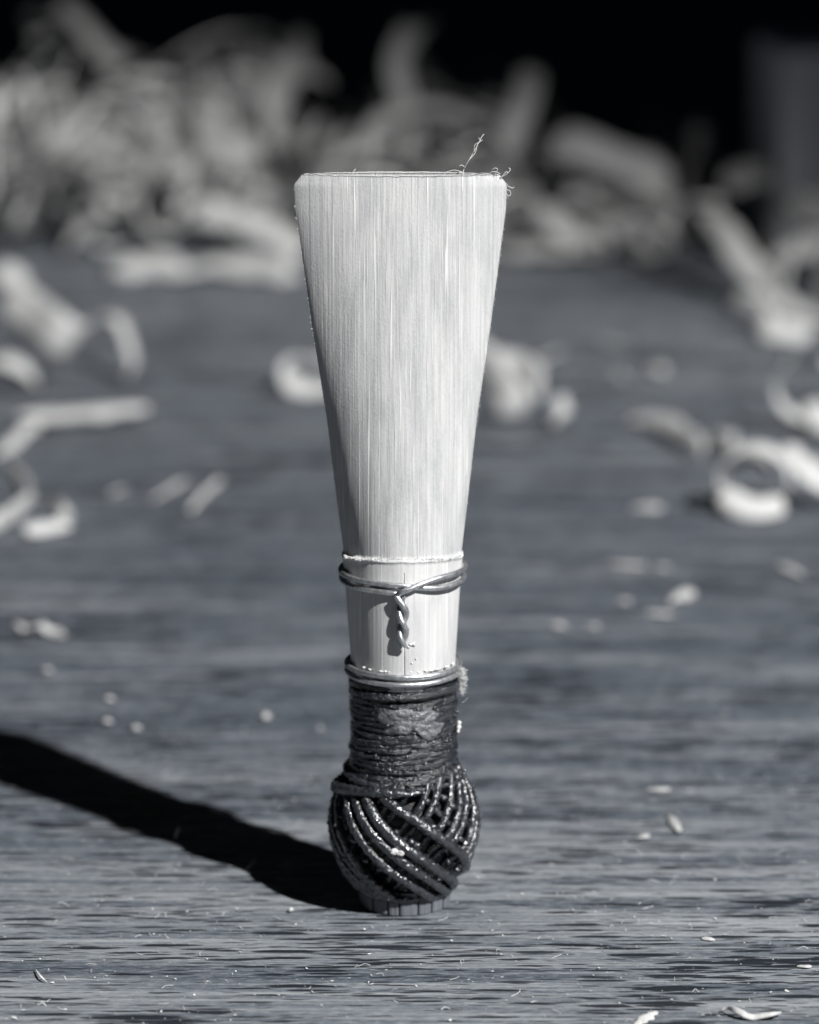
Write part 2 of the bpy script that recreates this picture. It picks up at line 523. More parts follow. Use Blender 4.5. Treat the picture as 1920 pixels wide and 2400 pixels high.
for ph in (0, math.pi):
    pts = []
    for u in np.linspace(0, 1, 60):
        c = TW0+(TW1-TW0)*u+np.array([.10*math.sin(u*5), -.12*math.sin(u*3.1), 0])
        an = ph+u*2*math.pi*1.3+.4
        r_ = .275*(1-.2*u)
        pts.append(c+np.array([math.cos(an)*r_, math.sin(an)*r_*.9, 0]))
    mb.add(*tube(pts, np.interp(np.linspace(0, 1, 60), [0, .85, 1], [WR*1.1, WR*1.08, WR*.65]), 12, rough=.12, seed=ph))
mb.build('twisted_tail', M['wire'], first_wire)

# second wire: two close turns
path = []
for s in np.linspace(0, 2, 150):
    z = 17.78+.56*float(np.interp(s, [0, .85, 1.15, 2], [0, .05, .95, 1]))+.03*math.sin(s*9)
    a, b = aZ(z)+.16+WR, bZ(z)+.16+WR
    an = math.pi+2*math.pi*s
    path.append(np.array([-a*math.sin(an)+lean(z), -b*math.cos(an), z]))
second_wire = mesh_obj('wire', *tube(path, WR, 12, rough=.04), M['wire'], reed)
second_wire['label'] = 'lower wire of two close turns above the thread'
# glue beads where the wire meets the cane
mb = MB()
def blob(c, r, seed, nu=8, nv=5, sq=(1, 1, 1)):
    v = []; f = []
    for i in range(nv+1):
        ph = math.pi*i/nv
        for k in range(nu):
            a = 2*math.pi*k/nu
            d = np.array([math.sin(ph)*math.cos(a), math.sin(ph)*math.sin(a), math.cos(ph)])
            rr = r*(1+.45*nz(d[0]*1.3+seed, d[1]*1.3, d[2]*1.3+seed))
            v.append(np.array(c)+d*rr*np.array(sq))
    for i in range(nv):
        for k in range(nu):
            k2 = (k+1) % nu
            f.append([i*nu+k, (i+1)*nu+k, (i+1)*nu+k2, i*nu+k2])
    return np.array(v), f
for i in range(34):
    th_ = rng.uniform(-1.2, .9)
    z = 18.66+rng.uniform(-.03, .05); a, b = aZ(z)+.17, bZ(z)+.17
    mb.add(*blob((-a*math.sin(th_)+lean(z), -b*math.cos(th_), z), rng.uniform(.05, .11), i, sq=(1.4, 1, .7)))
mb.build('glue_bead_row', M['crumb'], second_wire)
mb = MB()
for (x, z, r) in [(.45, 20.75, .10), (.62, 20.8, .11), (.72, 20.7, .07), (.3, 20.6, .08), (.55, 19.4, .06), (.85, 19.7, .05)]:
    b = bZ(z)+.24
    mb.add(*blob((x, -b*math.sqrt(1-(x/aZ(z))**2)-.02, z), r, x*9, sq=(1.3, .7, 1)))
mb.build('glue_spot', M['crumb'], reed)

# ---- bound neck and thread ball
PZ = [.3, .9, 1.5, 2.5, 3.7, 5.0, 6.3, 7.6, 8.6, 9.5, 10.2, 11.0, 13, 17.2]
PR = [3.35, 3.45, 3.85, 4.55, 5.12, 5.5, 5.62, 5.45, 5.08, 4.62, 4.25, 4.04, 3.97, 3.98]
def prof(z): return float(np.interp(z, PZ, PR))
def revolve(zs, rs, seg=64, amp=.06, fr=1.3):
    v = []; f = []
    for i, (z, r) in enumerate(zip(zs, rs)):
        for k in range(seg):
            a = 2*math.pi*k/seg
            rr = r+amp*nz(math.cos(a)*r*fr, math.sin(a)*r*fr, z*fr)
            v.append((math.sin(a)*rr, -math.cos(a)*rr, z))
    for i in range(len(zs)-1):
        for k in range(seg):
            k2 = (k+1) % seg
            f.append([i*seg+k, i*seg+k2, (i+1)*seg+k2, (i+1)*seg+k])
    f.append(list(range(seg))[::-1]); f.append([(len(zs)-1)*seg+k for k in range(seg)])
    return v, f

# neck: one thread wound round and round
neck_core = mesh_obj('neck_binding', *revolve(np.linspace(9.5, 17.55, 40), [3.72]*40, amp=.12), M['neck'], reed)
path = []; rad = []
turns = 19
for i, s in enumerate(np.linspace(0, turns, turns*56)):
    an = 2*math.pi*s
    u = s/turns
    z = 9.75+7.6*u+.10*math.sin(an+.7)+.24*nz(math.sin(an)*1.6, math.cos(an)*1.6, s*.7)
    r = prof(z)-.29+.20*nz(math.sin(an)*2.2, math.cos(an)*2.2, s*1.3+5)
    if z > 16.0: r += .05
    path.append((math.sin(an)*r+lean(z), -math.cos(an)*r, z)); rad.append(.235+.07*nz(math.sin(an)*2, math.cos(an)*2, s*.9+11))
mesh_obj('wound_thread', *tube(path, np.array(rad), 9, ply=.10, ply_pitch=.9, rough=.22), M['neck'], neck_core)
# loose thicker turn just below the lower wire
path = []
for an in np.linspace(-1.35, 1.5, 50):
    z = 16.85+.16*an+.05*math.sin(an*4); r = 4.02
    path.append((math.sin(an)*r, -math.cos(an)*r, z))
mesh_obj('loose_thread_turn', *tube(path, np.interp(np.linspace(0, 1, 50), [0, .2, .9, 1], [.1, .3, .3, .15]), 10, ply=.14, ply_pitch=.8, rough=.3), M['neck'], neck_core)
# dried glue film over the neck
v = []; f = []
na, nh = 44, 22
for j in range(nh+1):
    for i in range(na+1):
        s = i/na; t = j/nh
        an = -.66+.30*nz(t*3.0, 2, 9)+.25*t+(1.40+.35*nz(t*3.4, 7, 5)-.30*t)*s
        top = 16.2-.10*s+.12*nz(s*5, 1, 0)
        bot = 13.9-.75*math.exp(-((s-.80)/.16)**2)+.35*nz(s*4, 8, 1)+.12*nz(s*11, 3, 1)+.35*math.exp(-((s-.55)/.1)**2)
        z = top+(bot-top)*t
        edge = min(s, 1-s, t, 1-t)
        r = 4.05-.32*math.exp(-(edge/.07)**1.1)+.09*nz(an*4, z*1.6, 4)-.12*math.exp(-((an-.0)/.12)**2-((z-14.75)/.12)**2)
        v.append((math.sin(an)*r, -math.cos(an)*r, z))
for j in range(nh):
    for i in range(na):
        a0 = j*(na+1)+i
        f.append([a0, a0+na+1, a0+na+2, a0+1])
n0 = len(v)
v2 = [(x*.90, y*.90, z) for (x, y, z) in v]
rim = [i for i in range(na+1)]+[j*(na+1)+na for j in range(1, nh+1)]+[nh*(na+1)+i for i in range(na-1, -1, -1)]+[j*(na+1) for j in range(nh-1, 0, -1)]
f2 = [[n0+i for i in q[::-1]] for q in f]
f3 = [[rim[k], rim[(k+1) % len(rim)], n0+rim[(k+1) % len(rim)], n0+rim[k]] for k in range(len(rim))]
mesh_obj('glue_film', v+v2, f+f2+f3, M['film'], neck_core)

# ball
zz = np.linspace(.35, 10.3, 50)
ball = mesh_obj('thread_ball', *revolve(zz, [max(prof(z)-1.25, 2.6) for z in zz], amp=.10), M['core'], reed)
ball['label'] = 'dark lacquered ball of crossed thread'
OUT_U = [0, .16, .32, .58, .8, 1]
OUT_Z = [9.1, 7.45, 5.9, 3.7, 2.3, 1.35]
def s4_theta(z):
    """azimuth (degrees, positive to the right) of the last outer strand at height z"""
    return -20+104*float(np.interp(-z, [-q for q in OUT_Z], OUT_U))
def under_lift(th_deg, z):
    d = (th_deg-s4_theta(z)+180) % 360-180
    if d < 0: d += 360
    if d < 10: return 0.0
    if d > 180: return max(0.0, 1-(d-180)/20)
    return min(1.0, (d-10)/16)
rs = random.Random(21)
bead_spots = []
# under layer: strands leaning the other way
for k in range(24):
    t0 = k*15+rs.uniform(-3, 3); sweep = rs.uniform(100, 118)
    pts = []; rr = []
    for u in np.linspace(0, 1, 90):
        z = float(np.interp(u, [0, .14, .35, .6, .82, 1], [10.6, 8.8, 6.5, 3.9, 2.3, 1.3]))
        td = t0-sweep*u+14
        r = prof(z)-.30-.95*(1-under_lift(td, z))+.05*nz(u*6, k*3.7, 0)
        a = math.radians(td)
        pts.append((math.sin(a)*r, -math.cos(a)*r, z)); rr.append(.27+.05*nz(u*9, k*1.9, 4))
    pts = np.array(pts)
    for c in range(3): pts[3:-3, c] = np.convolve(pts[:, c], np.ones(7)/7, 'valid')
    bead_spots += [(q_, k) for q_ in pts[4:-8:3]]
    mesh_obj('under_strand', *tube(pts, np.array(rr), 9, ply=.08, ply_pitch=1.1, rough=.14, seed=k), M['thread'], ball)
# strands below those, leaning like the outer ones: they close the lattice on the right
for k in range(6):
    t0 = 24+k*19+rs.uniform(-2, 2); pts = []
    for u in np.linspace(0, 1, 80):
        z = float(np.interp(u, OUT_U, OUT_Z)); r = prof(z)-.72; a = math.radians(t0+100*u)
        pts.append((math.sin(a)*r, -math.cos(a)*r, z))
    mesh_obj('inner_strand', *tube(pts, .25, 8, ply=.08, ply_pitch=1.1, rough=.15, seed=80+k), M['thread'], ball)
# outer layer
tops = [-20, -37, -50, -63, -79, -95, -111, -127, -143, -159, -175, -191, -207]
for k, t0 in enumerate(tops):
    sweep = [104, 118, 110, 96, 66, 80, 84, 90, 95, 100, 100, 100, 100][k]
    pts = []; rr = []
    for u in np.linspace(0, 1.5, 140):
        if k == 0:
            z = float(np.interp(u, [0, .30, .50, .88, 1.15, 1.5], [9.4, 7.8, 6.2, 3.4, 2.1, 1.5]))
        else:
            z = float(np.interp(u, OUT_U+[1.5], OUT_Z+[1.25]))
        r = prof(z)-.27+.03*nz(u*5, k*2.7, 9)-.5*max(0, u-1)-(.25 if k else 0)*max(0, u-.8)
        a = math.radians(t0+sweep*u+2*nz(u*3, k*5.1, 2))
        pts.append((math.sin(a)*r, -math.cos(a)*r, z))
        rr.append((.40 if k < 2 else .37 if k < 4 else .31)*(1+.12*nz(u*7, k*2.3, 7)))
    pts = np.array(pts)
    for c in range(3): pts[4:-4, c] = np.convolve(pts[:, c], np.ones(9)/9, 'valid')
    bead_spots += [(q_, 100+k) for q_ in pts[4:-46:2]]
    mesh_obj('outer_strand', *tube(pts, np.array(rr), 11, ply=.07, ply_pitch=1.2, rough=.10, seed=50+k), M['thread'], ball)
# thick turn over the shoulder of the ball
pts = []
for u in np.linspace(0, 1, 70):
    td = -150+170*u
    z = float(np.interp(td, [-150, -95, -55, -20, 5, 20], [8.9, 8.75, 9.45, 9.75, 9.7, 9.75]))
    a = math.radians(td); r = prof(z)+.02-.22*max(0, (u-.82)/.18)
    pts.append((math.sin(a)*r, -math.cos(a)*r, z))
mesh_obj('shoulder_turn', *tube(pts, np.interp(np.linspace(0, 1, 70), [0, .3, .8, 1], [.36, .42, .36, .12]), 12, ply=.08, ply_pitch=1.3, rough=.22), M['thread'], ball)
pts = []
for u in np.linspace(0, 1, 60):
    td = -150+150*u
    z = 10.15+.15*math.sin(u*5)
    a = math.radians(td); r = prof(z)-.02-.25*max(0, (u-.6)/.4)
    pts.append((math.sin(a)*r, -math.cos(a)*r, z))
mesh_obj('shoulder_turn', *tube(pts, .30, 10, ply=.1, ply_pitch=1.1, rough=.25), M['thread'], ball)
# beads of lacquer along the strands
mb = MB()
for (q_, k) in bead_spots:
    th_d = math.degrees(math.atan2(q_[0], -q_[1]))
    if abs(th_d) > 105: continue
    if k < 100 and under_lift(th_d, q_[2]) < .4: continue
    if nz(q_[0]*1.1, q_[1]*1.1, q_[2]*1.1+k) < -.05: continue
    if rs.random() > (.34 if th_d > -20 else .2): continue
    n_ = np.array([q_[0], q_[1], (q_[2]-5.5)*.8]); n_ /= np.linalg.norm(n_)
    off = n_*(.24 if k < 100 else .28)+np.array([rs.uniform(-.1, .1), 0, rs.uniform(-.04, .16)])
    mb.add(*blob(q_+off, rs.uniform(.05, .13), rs.uniform(0, 99), 7, 5, (1.1, 1, 1.3)))
for i in range(150):
    an = rng.uniform(-.75, 1.5); z = rng.uniform(10.2, 16.4)
    if nz(an*2.2, z*1.3, 31) < 0: continue
    r = prof(z)-.02
    mb.add(*blob((math.sin(an)*r, -math.cos(an)*r, z), rng.uniform(.04, .10), i, 7, 5, (1.5, 1, .8)))
mb.build('lacquer_bead', M['bead'], ball)
# pale crumb of dried glue stuck between two strands
mb = MB()
for (x, z, r) in [(-.75, 5.75, .26), (-.25, 5.62, .24)]:
    rr = prof(z)+.02
    mb.add(*blob((x, -math.sqrt(rr*rr-x*x), z), r, x*7, 10, 7, (1.15, .8, .95)))
mb.build('glue_crumb', M['crumb'], ball, smooth=False)
# glue webs between strands
mb = MB()
for i in range(46):
    td = rs.uniform(-80, 95); z = rs.uniform(2.0, 9.4)
    r = prof(z)-.42; a = math.radians(td)
    mb.add(*blob((math.sin(a)*r, -math.cos(a)*r, z), rs.uniform(.14, .34), i*3.3, 8, 6, (1, 1, .8)))
mb.build('glue_web', M['thread'], ball)

# tube end: scored cane, one piece between each two cuts
tube_end = mesh_obj('tube_end', *revolve([.02, .2, 1.0, 1.7], [3.0, 3.12, 3.12, 3.0], amp=.02), M['core'], reed)
cuts = [-43.5, -21, -6, 17.7, 36.9, 58, 77, 99, 118, 141, 160, 178, 199, 222, 240, 259, 278, 297]
for k in range(len(cuts)):
    a0 = cuts[k]+1.3; a1 = (cuts[(k+1) % len(cuts)]+(360 if k == len(cuts)-1 else 0))-1.3
    nn = 8; v = []; f = []
    ro = 3.36+rs.uniform(-.04, .05)
    for i in range(nn+1):
        a = math.radians(a0+(a1-a0)*i/nn)
        e = .05 if i in (0, nn) else 0
        for (r, z) in [(3.0, 0.0), (ro-.12-e, .0), (ro-e, .10), (ro+.06-e, 1.0), (ro-.05-e, 1.75), (3.0, 1.75)]:
            v.append((math.sin(a)*r, -math.cos(a)*r, z))
    for i in range(nn):
        for q in range(6):
            q2 = (q+1) % 6
            f.append([i*6+q, (i+1)*6+q, (i+1)*6+q2, i*6+q2])
    f.append([0, 1, 2, 3, 4, 5]); f.append([nn*6+q for q in range(6)][::-1])
    mesh_obj('cane_segment', v, f, M['tube_end'], tube_end, smooth=False)

# fluff of thread end beside the lower wire
mb = MB()
for i in range(150):
    c = np.array([4.05, -.9, 17.1])+np.array([rng.gauss(0, .10), rng.gauss(0, .3), rng.gauss(0, .5)])
    d = np.array([rng.uniform(.1, .85), rng.uniform(-.5, .2), rng.uniform(-.4, .75)])*rng.uniform(.3, .8)
    w = np.array([rng.uniform(-.15, .15) for _ in range(3)])
    mb.add(*tube(resample([c, c+d*.5+w, c+d], 3), [.022, .02, .018, .014, .012, .010, .008][:7], 4))
mb.build('thread_fluff', M['fibre'], reed)
mb = MB()
for (x, y, z, r) in [(3.98, -.6, 13.9, .16), (3.95, -.7, 13.6, .2), (3.9, -.9, 13.35, .13)]:
    mb.add(*blob((x, y, z), r, z, 8, 6))
mb.build('glue_drop', M['crumb'], neck_core)
mb = MB()
for i in range(30):
    an = rng.uniform(-1.6, 1.6); z = rng.uniform(10, 17)
    r = 4.0; q = np.array([math.sin(an)*r, -math.cos(an)*r, z]); n = q*np.array([1, 1, 0])/r
    l = rng.uniform(.1, .3)
    mb.add(*tube([q, q+n*l*.5+np.array([0, 0, .05]), q+n*l+np.array([rng.uniform(-.2, .2), 0, rng.uniform(-.2, .2)])], [.02, .016, .01], 4))
mb.build('thread_fuzz', M['thread'], neck_core)

# ------------------------------------------------------------------ cane shavings, chips and crumbs on the table
RIBBONS = [
    ('cane_strip', 'straight pale cane strip lying at the left, brightest of the loose pieces', 'cane strip', None, 2.3, (0, 0.75, 0.66), 0.9, [(-44.19, 159.26, 1.2), (-39.95, 160.61, 1.2), (-34.74, 162.43, 1.2), (-29.57, 163.8, 1.2)]),
    ('cane_shaving', 'broad pale shaving like a bent sheet standing behind the straight cane strip', 'shaving', None, 5.58, (0.55, 0.25, 0.8), 0.11, [(-48.26, 192.13, 9.41), (-45.33, 188.13, 7.81), (-42.43, 184.13, 6.51), (-40.16, 184.13, 5.21), (-38.6, 187.13, 6.18)]),
    ('cane_shaving', 'short bright curled shaving at the left edge above the straight cane strip', 'shaving', None, 3.15, (0.2, 0.9, 0.4), 0.11, [(-49.5, 178.03, 3.86), (-47.47, 178.03, 4.27), (-45.48, 178.03, 3.45), (-44.0, 178.03, 1.8), (-44.54, 178.03, 0.52)]),
    ('cane_shaving', 'pale shaving at the left edge, just below the heap', 'shaving', None, 3.375, (0, 0.6, 0.8), 0.11, [(-56.94, 242.34, 1.75), (-54.04, 242.34, 2.91), (-51.78, 242.34, 1.75), (-50.68, 242.34, 0.0)]),
    ('cane_shaving', 'thin dim hoop of shaving right of the broad bent sheet', 'shaving', None, 2.2, (0.3, 0.9, 0.2), 0.15, [(-36.35, 191.37, 6.66), (-34.66, 189.37, 6.26), (-33.38, 187.37, 4.04), (-32.81, 185.37, 1.83), (-33.59, 184.37, 0.16)]),
    ('cane_sliver', 'dim narrow sliver slanting down from under the straight cane strip to left edge', 'sliver', None, 1.6, (0, 1, 0.15), 0.11, [(-45.43, 143.18, 0.3), (-43.6, 148.36, 0.8), (-42.34, 155.05, 1.0), (-41.48, 161.3, 0.6)]),
    ('cane_shaving', 'bright narrow shaving at left edge pointing up to the right', 'shaving', None, 2.4, (0, 0.8, 0.6), 0.11, [(-42.04, 106.85, 0.8), (-40.78, 111.37, 1.0), (-39.49, 116.0, 1.2), (-38.75, 121.09, 1.0)]),
    ('cane_sliver', 'dim short sliver above the bright narrow shaving at left edge', 'sliver', None, 1.5, (0, 1, 0.15), 0.11, [(-43.75, 142.75, 0.4), (-41.79, 134.78, 0.6), (-40.17, 128.45, 0.7), (-39.22, 123.15, 0.5)]),
    ('cane_shaving', 'small looped shaving lying right of the bright narrow shaving at left', 'shaving', None, 1.5, (0.1, 0.7, 0.7), 0.11, [(-38.35, 108.61, 0.8), (-36.34, 110.21, 0.8), (-34.74, 111.63, 0.8), (-34.62, 112.46, 1.4), (-35.57, 114.02, 2.0), (-37.08, 119.45, 1.4)]),
    ('cane_chip', 'small bright oval chip alone on the table, left of the reed at mid height', 'chip', None, 1.7, (0.5, 0.8, 0.5), 0.4, [(-22.28, 118.3, 0.5), (-21.36, 121.09, 1.0), (-20.23, 125.24, 1.1), (-19.77, 130.43, 0.6)]),
    ('cane_chip', 'dim double chip just left of the small bright oval chip', 'chip', None, 0.55, (0, 1, 0.15), 0.11, [(-26.44, 123.98, 0.3), (-25.46, 126.39, 0.5), (-24.31, 129.68, 0.5), (-23.56, 133.26, 0.3)]),
    ('cane_chip', 'faint small chip left of the dim double chip', 'chip', None, 0.5, (0, 1, 0.15), 0.11, [(-31.19, 126.64, 0.3), (-30.46, 127.77, 0.4), (-29.65, 128.96, 0.3)]),
    ('cane_crumb', 'ragged pale crumb of cane at the far left, below mid height', 'crumb', None, 1.8, (0.3, 0.9, 0.15), 0.14, [(-35.89, 73.29, 0.9), (-34.92, 73.69, 0.3), (-33.63, 72.7, 0.9), (-32.56, 72.81, 0.3), (-31.14, 70.94, 0.5)]),
    ('cane_shaving', 'bright curled shaving half hidden behind the left edge of the reed', 'shaving', None, 3.2, (0.1, 1, 0.1), 0.11, [(-7.79, 184.03, 2.52), (-10.8, 182.03, 3.25), (-13.29, 180.03, 3.35), (-14.14, 178.03, 2.32), (-13.25, 178.03, 0.88), (-10.73, 178.03, 0.67), (-7.7, 178.03, 1.03)]),
    ('cane_shaving', 'wide pale shaving leaning behind the right edge of the reed', 'shaving', None, 4.03, (0.75, 0.3, 0.5), 0.11, [(6.78, 168.88, 8.26), (8.72, 166.88, 6.66), (10.41, 164.88, 4.57), (11.6, 162.88, 2.5), (12.34, 162.88, 0.75)]),
    ('cane_shaving', 'dim bent shaving beside the wide pale shaving behind the reed', 'shaving', None, 3, (0.6, 0.5, 0.5), 0.11, [(10.67, 176.88, 5.64), (12.88, 174.88, 4.77), (14.77, 170.88, 3.31), (15.31, 168.88, 1.2)]),
    ('cane_chip', 'small upright bright chip right of the wide pale shaving behind the reed', 'chip', None, 2.0, (0.6, 0.7, 0.1), 0.11, [(18.02, 162.64, 3.3), (17.76, 160.64, 2.24), (17.15, 159.64, 0.97), (16.38, 159.64, 0.22)]),
    ('cane_chip', 'faint oval chip right of the reed, nearest to the reed of the blurred row', 'chip', None, 0.78, (0, 1, 0.12), 0.12, [(15.63, 196.34, 0.15), (17.51, 199.03, 0.35), (19.48, 203.74, 0.15)]),
    ('cane_chip', 'faint flat chip, farthest of the blurred row right of the reed', 'chip', None, 0.78, (0, 1, 0.12), 0.12, [(24.4, 209.71, 0.15), (26.09, 207.07, 0.35), (27.85, 205.9, 0.15)]),
    ('cane_chip', 'dim round chip in middle of the blurred row right of the reed', 'chip', None, 0.78, (0, 1, 0.12), 0.12, [(24.85, 189.92, 0.15), (25.6, 187.45, 0.35), (26.42, 186.4, 0.15)]),
    ('cane_chip', 'brightest chip of the blurred row right of the reed', 'chip', None, 1.8199999999999998, (0, 1, 0.12), 0.12, [(29.69, 191.19, 0.15), (30.41, 188.71, 0.35), (31.23, 187.65, 0.15)]),
    ('cane_shaving', 'long arched shaving ending left of the ring curl at the right', 'shaving', None, 2.6, (0.1, 0.6, 0.7), 0.11, [(25.25, 162.2, 0.4), (27.94, 158.59, 1.2), (30.18, 152.36, 1.6), (31.63, 145.9, 1.6), (32.5, 142.85, 1.0)]),
    ('cane_chip', 'stubby bright chip between the arched shaving and the ring curl', 'chip', None, 2.8, (0.3, 0.6, 0.7), 0.4, [(34.17, 152.46, 0.6), (34.76, 145.54, 1.2), (36.13, 141.61, 1.0)]),
    ('cane_shaving', 'tightly coiled ring curl of cane at the right, open end facing the camera', 'shaving', None, 2.6, (0.25, 0.95, 0.15), 0.11, [(32.52, 118.7, 2.28), (32.32, 118.88, 3.62), (32.73, 119.06, 4.91), (33.68, 119.24, 5.92), (34.99, 119.42, 6.51), (36.46, 119.6, 6.58), (37.86, 119.78, 6.12), (38.97, 119.96, 5.22), (39.63, 120.14, 4.02), (39.74, 120.32, 2.71), (39.3, 120.5, 1.49), (38.41, 120.68, 0.55), (37.2, 120.86, 0.02), (35.9, 121.04, -0.04), (34.7, 121.22, 0.37), (33.79, 121.4, 1.17), (33.32, 121.58, 2.2), (33.52, 121.76, 3.27), (34.14, 121.94, 4.1), (35.04, 122.12, 4.59), (36.02, 122.3, 4.69), (36.91, 122.48, 4.43), (37.57, 122.66, 3.92), (37.92, 122.84, 3.28), (37.95, 123.02, 2.64), (37.74, 123.2, 2.12)]),
    ('cane_shaving', 'flat bright ribbon running from the ring curl off the right edge', 'shaving', None, 3.75, (0, 0.5, 0.85), 0.11, [(37.92, 125.2, 4.92), (39.96, 123.2, 5.16), (42.11, 122.2, 4.02), (44.26, 121.2, 2.43), (46.49, 121.2, 1.98)]),
    ('cane_shaving', 'bright lip of shaving in front of the ring curl at the right', 'shaving', None, 2.6, (0, 0.7, 0.7), 0.11, [(32.51, 118.2, 2.02), (34.21, 117.2, 1.13), (36.41, 117.2, 0.77), (38.92, 118.2, 1.11)]),
    ('cane_shaving', 'upright open hoop of shaving at right edge, above the ring curl', 'shaving', None, 2.7, (0.2, 0.95, 0.2), 0.11, [(43.5, 158.41, 8.26), (42.59, 158.66, 7.42), (42.01, 158.91, 6.3), (41.84, 159.16, 5.03), (42.11, 159.41, 3.76), (42.79, 159.66, 2.64), (43.8, 159.91, 1.78), (45.02, 160.16, 1.3), (46.31, 160.41, 1.25), (47.52, 160.66, 1.62), (48.5, 160.91, 2.36), (49.13, 161.16, 3.39), (49.34, 161.41, 4.55), (49.12, 161.66, 5.72), (48.49, 161.91, 6.75), (47.52, 162.16, 7.49)]),
    ('cane_shaving', 'bright stub of shaving under the open hoop at right edge', 'shaving', None, 3, (0.1, 0.6, 0.8), 0.11, [(44.54, 155.41, 1.9), (46.14, 154.41, 1.14), (47.85, 154.41, -0.09), (49.77, 154.41, -0.33)]),
    ('cane_chip', 'flat bright chip on the table below the ring curl and left of it', 'chip', None, 1.9, (0.1, 1, 0.08), 0.12, [(23.46, 121.12, 0.06), (24.53, 120.9, 0.19), (25.63, 121.22, 0.19), (26.61, 121.98, 0.07)]),
    ('cane_chip', 'long low chip right of the reed, level with the wire loops', 'chip', None, 0.78, (0.1, 1, 0.08), 0.12, [(19.77, 98.09, 0.06), (21.12, 97.39, 0.19), (22.5, 97.19, 0.19), (23.71, 97.49, 0.07)]),
    ('cane_chip', 'faint stub at the right end of the long low chip', 'chip', None, 0.6, (0.1, 1, 0.08), 0.12, [(24.39, 97.24, 0.06), (24.87, 96.56, 0.19), (25.38, 96.37, 0.19), (25.85, 96.68, 0.07)]),
    ('cane_chip', 'slanting chip near the right edge, level with the wire loops', 'chip', None, 0.78, (0.1, 1, 0.08), 0.12, [(36.71, 97.68, 0.06), (37.33, 95.76, 0.19), (37.99, 94.36, 0.19), (38.6, 93.63, 0.07)]),
    ('cane_chip', 'bright slanting chip right of the reed, above two round crumbs', 'chip', None, 1.5, (0.1, 1, 0.08), 0.12, [(24.92, 82.87, 0.06), (25.77, 83.85, 0.19), (26.66, 85.33, 0.19), (27.46, 87.05, 0.07)]),
    ('cane_chip', 'faint flat chip just below the bright slanting chip at the right', 'chip', None, 0.9, (0.1, 1, 0.08), 0.12, [(22.54, 79.61, 0.06), (23.35, 79.13, 0.19), (24.19, 79.13, 0.19), (24.94, 79.57, 0.07)]),
    ('cane_chip', 'bright round crumb right of the reed, left one of a pair', 'chip', None, 1.3, (0.1, 1, 0.08), 0.12, [(13.44, 75.14, 0.06), (13.83, 74.67, 0.19), (14.25, 74.67, 0.19), (14.62, 75.1, 0.07)]),
    ('cane_chip', 'dim round crumb right of the reed, right one of a pair', 'chip', None, 0.66, (0.1, 1, 0.08), 0.12, [(16.83, 75.14, 0.06), (17.17, 74.67, 0.19), (17.53, 74.67, 0.19), (17.86, 75.1, 0.07)]),
    ('cane_chip', 'dim crumb left of the bright slanting chip', 'chip', None, 1.0, (0.1, 1, 0.08), 0.12, [(20.21, 83.89, 0.06), (20.52, 83.4, 0.19), (20.86, 83.4, 0.19), (21.18, 83.84, 0.07)]),
    ('cane_chip', 'pale flat chip right of the thread ball, farther of two', 'chip', None, 0.55, (0.1, 1, 0.08), 0.06, [(19.52, 26.38, 0.03), (20.14, 26.28, 0.1), (20.77, 26.38, 0.1), (21.32, 26.66, 0.04)]),
    ('cane_chip', 'bright pointed chip right of the thread ball, nearer of two', 'chip', None, 0.65, (0.1, 1, 0.08), 0.06, [(20.67, 19.38, 0.03), (20.9, 17.84, 0.1), (21.14, 16.51, 0.1), (21.36, 15.56, 0.04)]),
    ('cane_chip', 'small glassy crumb left of the bright pointed chip', 'chip', None, 0.45, (0.1, 1, 0.08), 0.06, [(17.95, 14.34, 0.03), (18.29, 14.37, 0.1), (18.64, 14.6, 0.1), (18.96, 14.97, 0.04)]),
    ('cane_chip', 'tiny pale crumb near the right edge in the sharp foreground', 'chip', None, 0.5, (0.1, 1, 0.08), 0.06, [(21.31, -8.09, 0.03), (21.61, -8.35, 0.1), (21.92, -8.43, 0.1), (22.2, -8.34, 0.04)]),
    ('cane_chip', 'pale flat flake close to the right edge in the foreground', 'chip', None, 0.5, (0.1, 1, 0.08), 0.06, [(27.57, -13.74, 0.03), (27.91, -13.92, 0.1), (28.27, -13.92, 0.1), (28.59, -13.76, 0.04)]),
    ('cane_chip', 'white blade-shaped splinter cut off by the bottom edge', 'chip', None, 0.7, (0.1, 1, 0.08), 0.06, [(15.29, -25.4, 0.03), (15.95, -24.62, 0.1), (16.62, -23.65, 0.1), (17.2, -22.67, 0.04)]),
    ('cane_shaving', 'thin curled white splinter with forked tip at the bottom right', 'shaving', None, 0.42, (0.1, 0.6, 0.7), 0.1, [(21.55, -22.57, 0.2), (21.99, -22.74, 0.45), (22.4, -23.45, 0.6), (22.83, -23.82, 0.5), (23.22, -23.99, 0.35), (23.69, -23.97, 0.25), (24.31, -24.04, 0.4), (24.95, -23.98, 0.5), (25.55, -23.15, 0.3)]),
    ('cane_sliver', 'short upright fibre standing in the shadow edge left of the thread ball', 'fibre', None, 0.12, (1, 0, 0.2), 0.08, [(-17.72, 13.84, 0.1), (-17.59, 13.84, 0.6), (-17.36, 14.04, 1.1)]),
    ('cane_sliver', 'tiny pale fibre lying across the shadow edge left of the thread ball', 'fibre', None, 0.16, (0, 1, 0.3), 0.1, [(-11.9, 6.69, 0.15), (-11.6, 7.29, 0.35), (-11.3, 7.84, 0.5)]),
    ('cane_sliver', 'thin pale fibre slanting on the table at the bottom left', 'fibre', None, 0.14, (0.5, 0.8, 0.2), 0.08, [(-25.77, -14.7, 0.2), (-25.29, -16.31, 0.3), (-24.78, -17.08, 0.15)]),
    ('cane_crumb', 'bright round crumb on the sunlit table left of the bound neck', 'crumb', None, 0.5, (0, 0.7, 0.7), 0.4, [(-12.12, 45.72, 0.1), (-11.87, 45.15, 0.5), (-11.61, 45.89, 0.2)]),
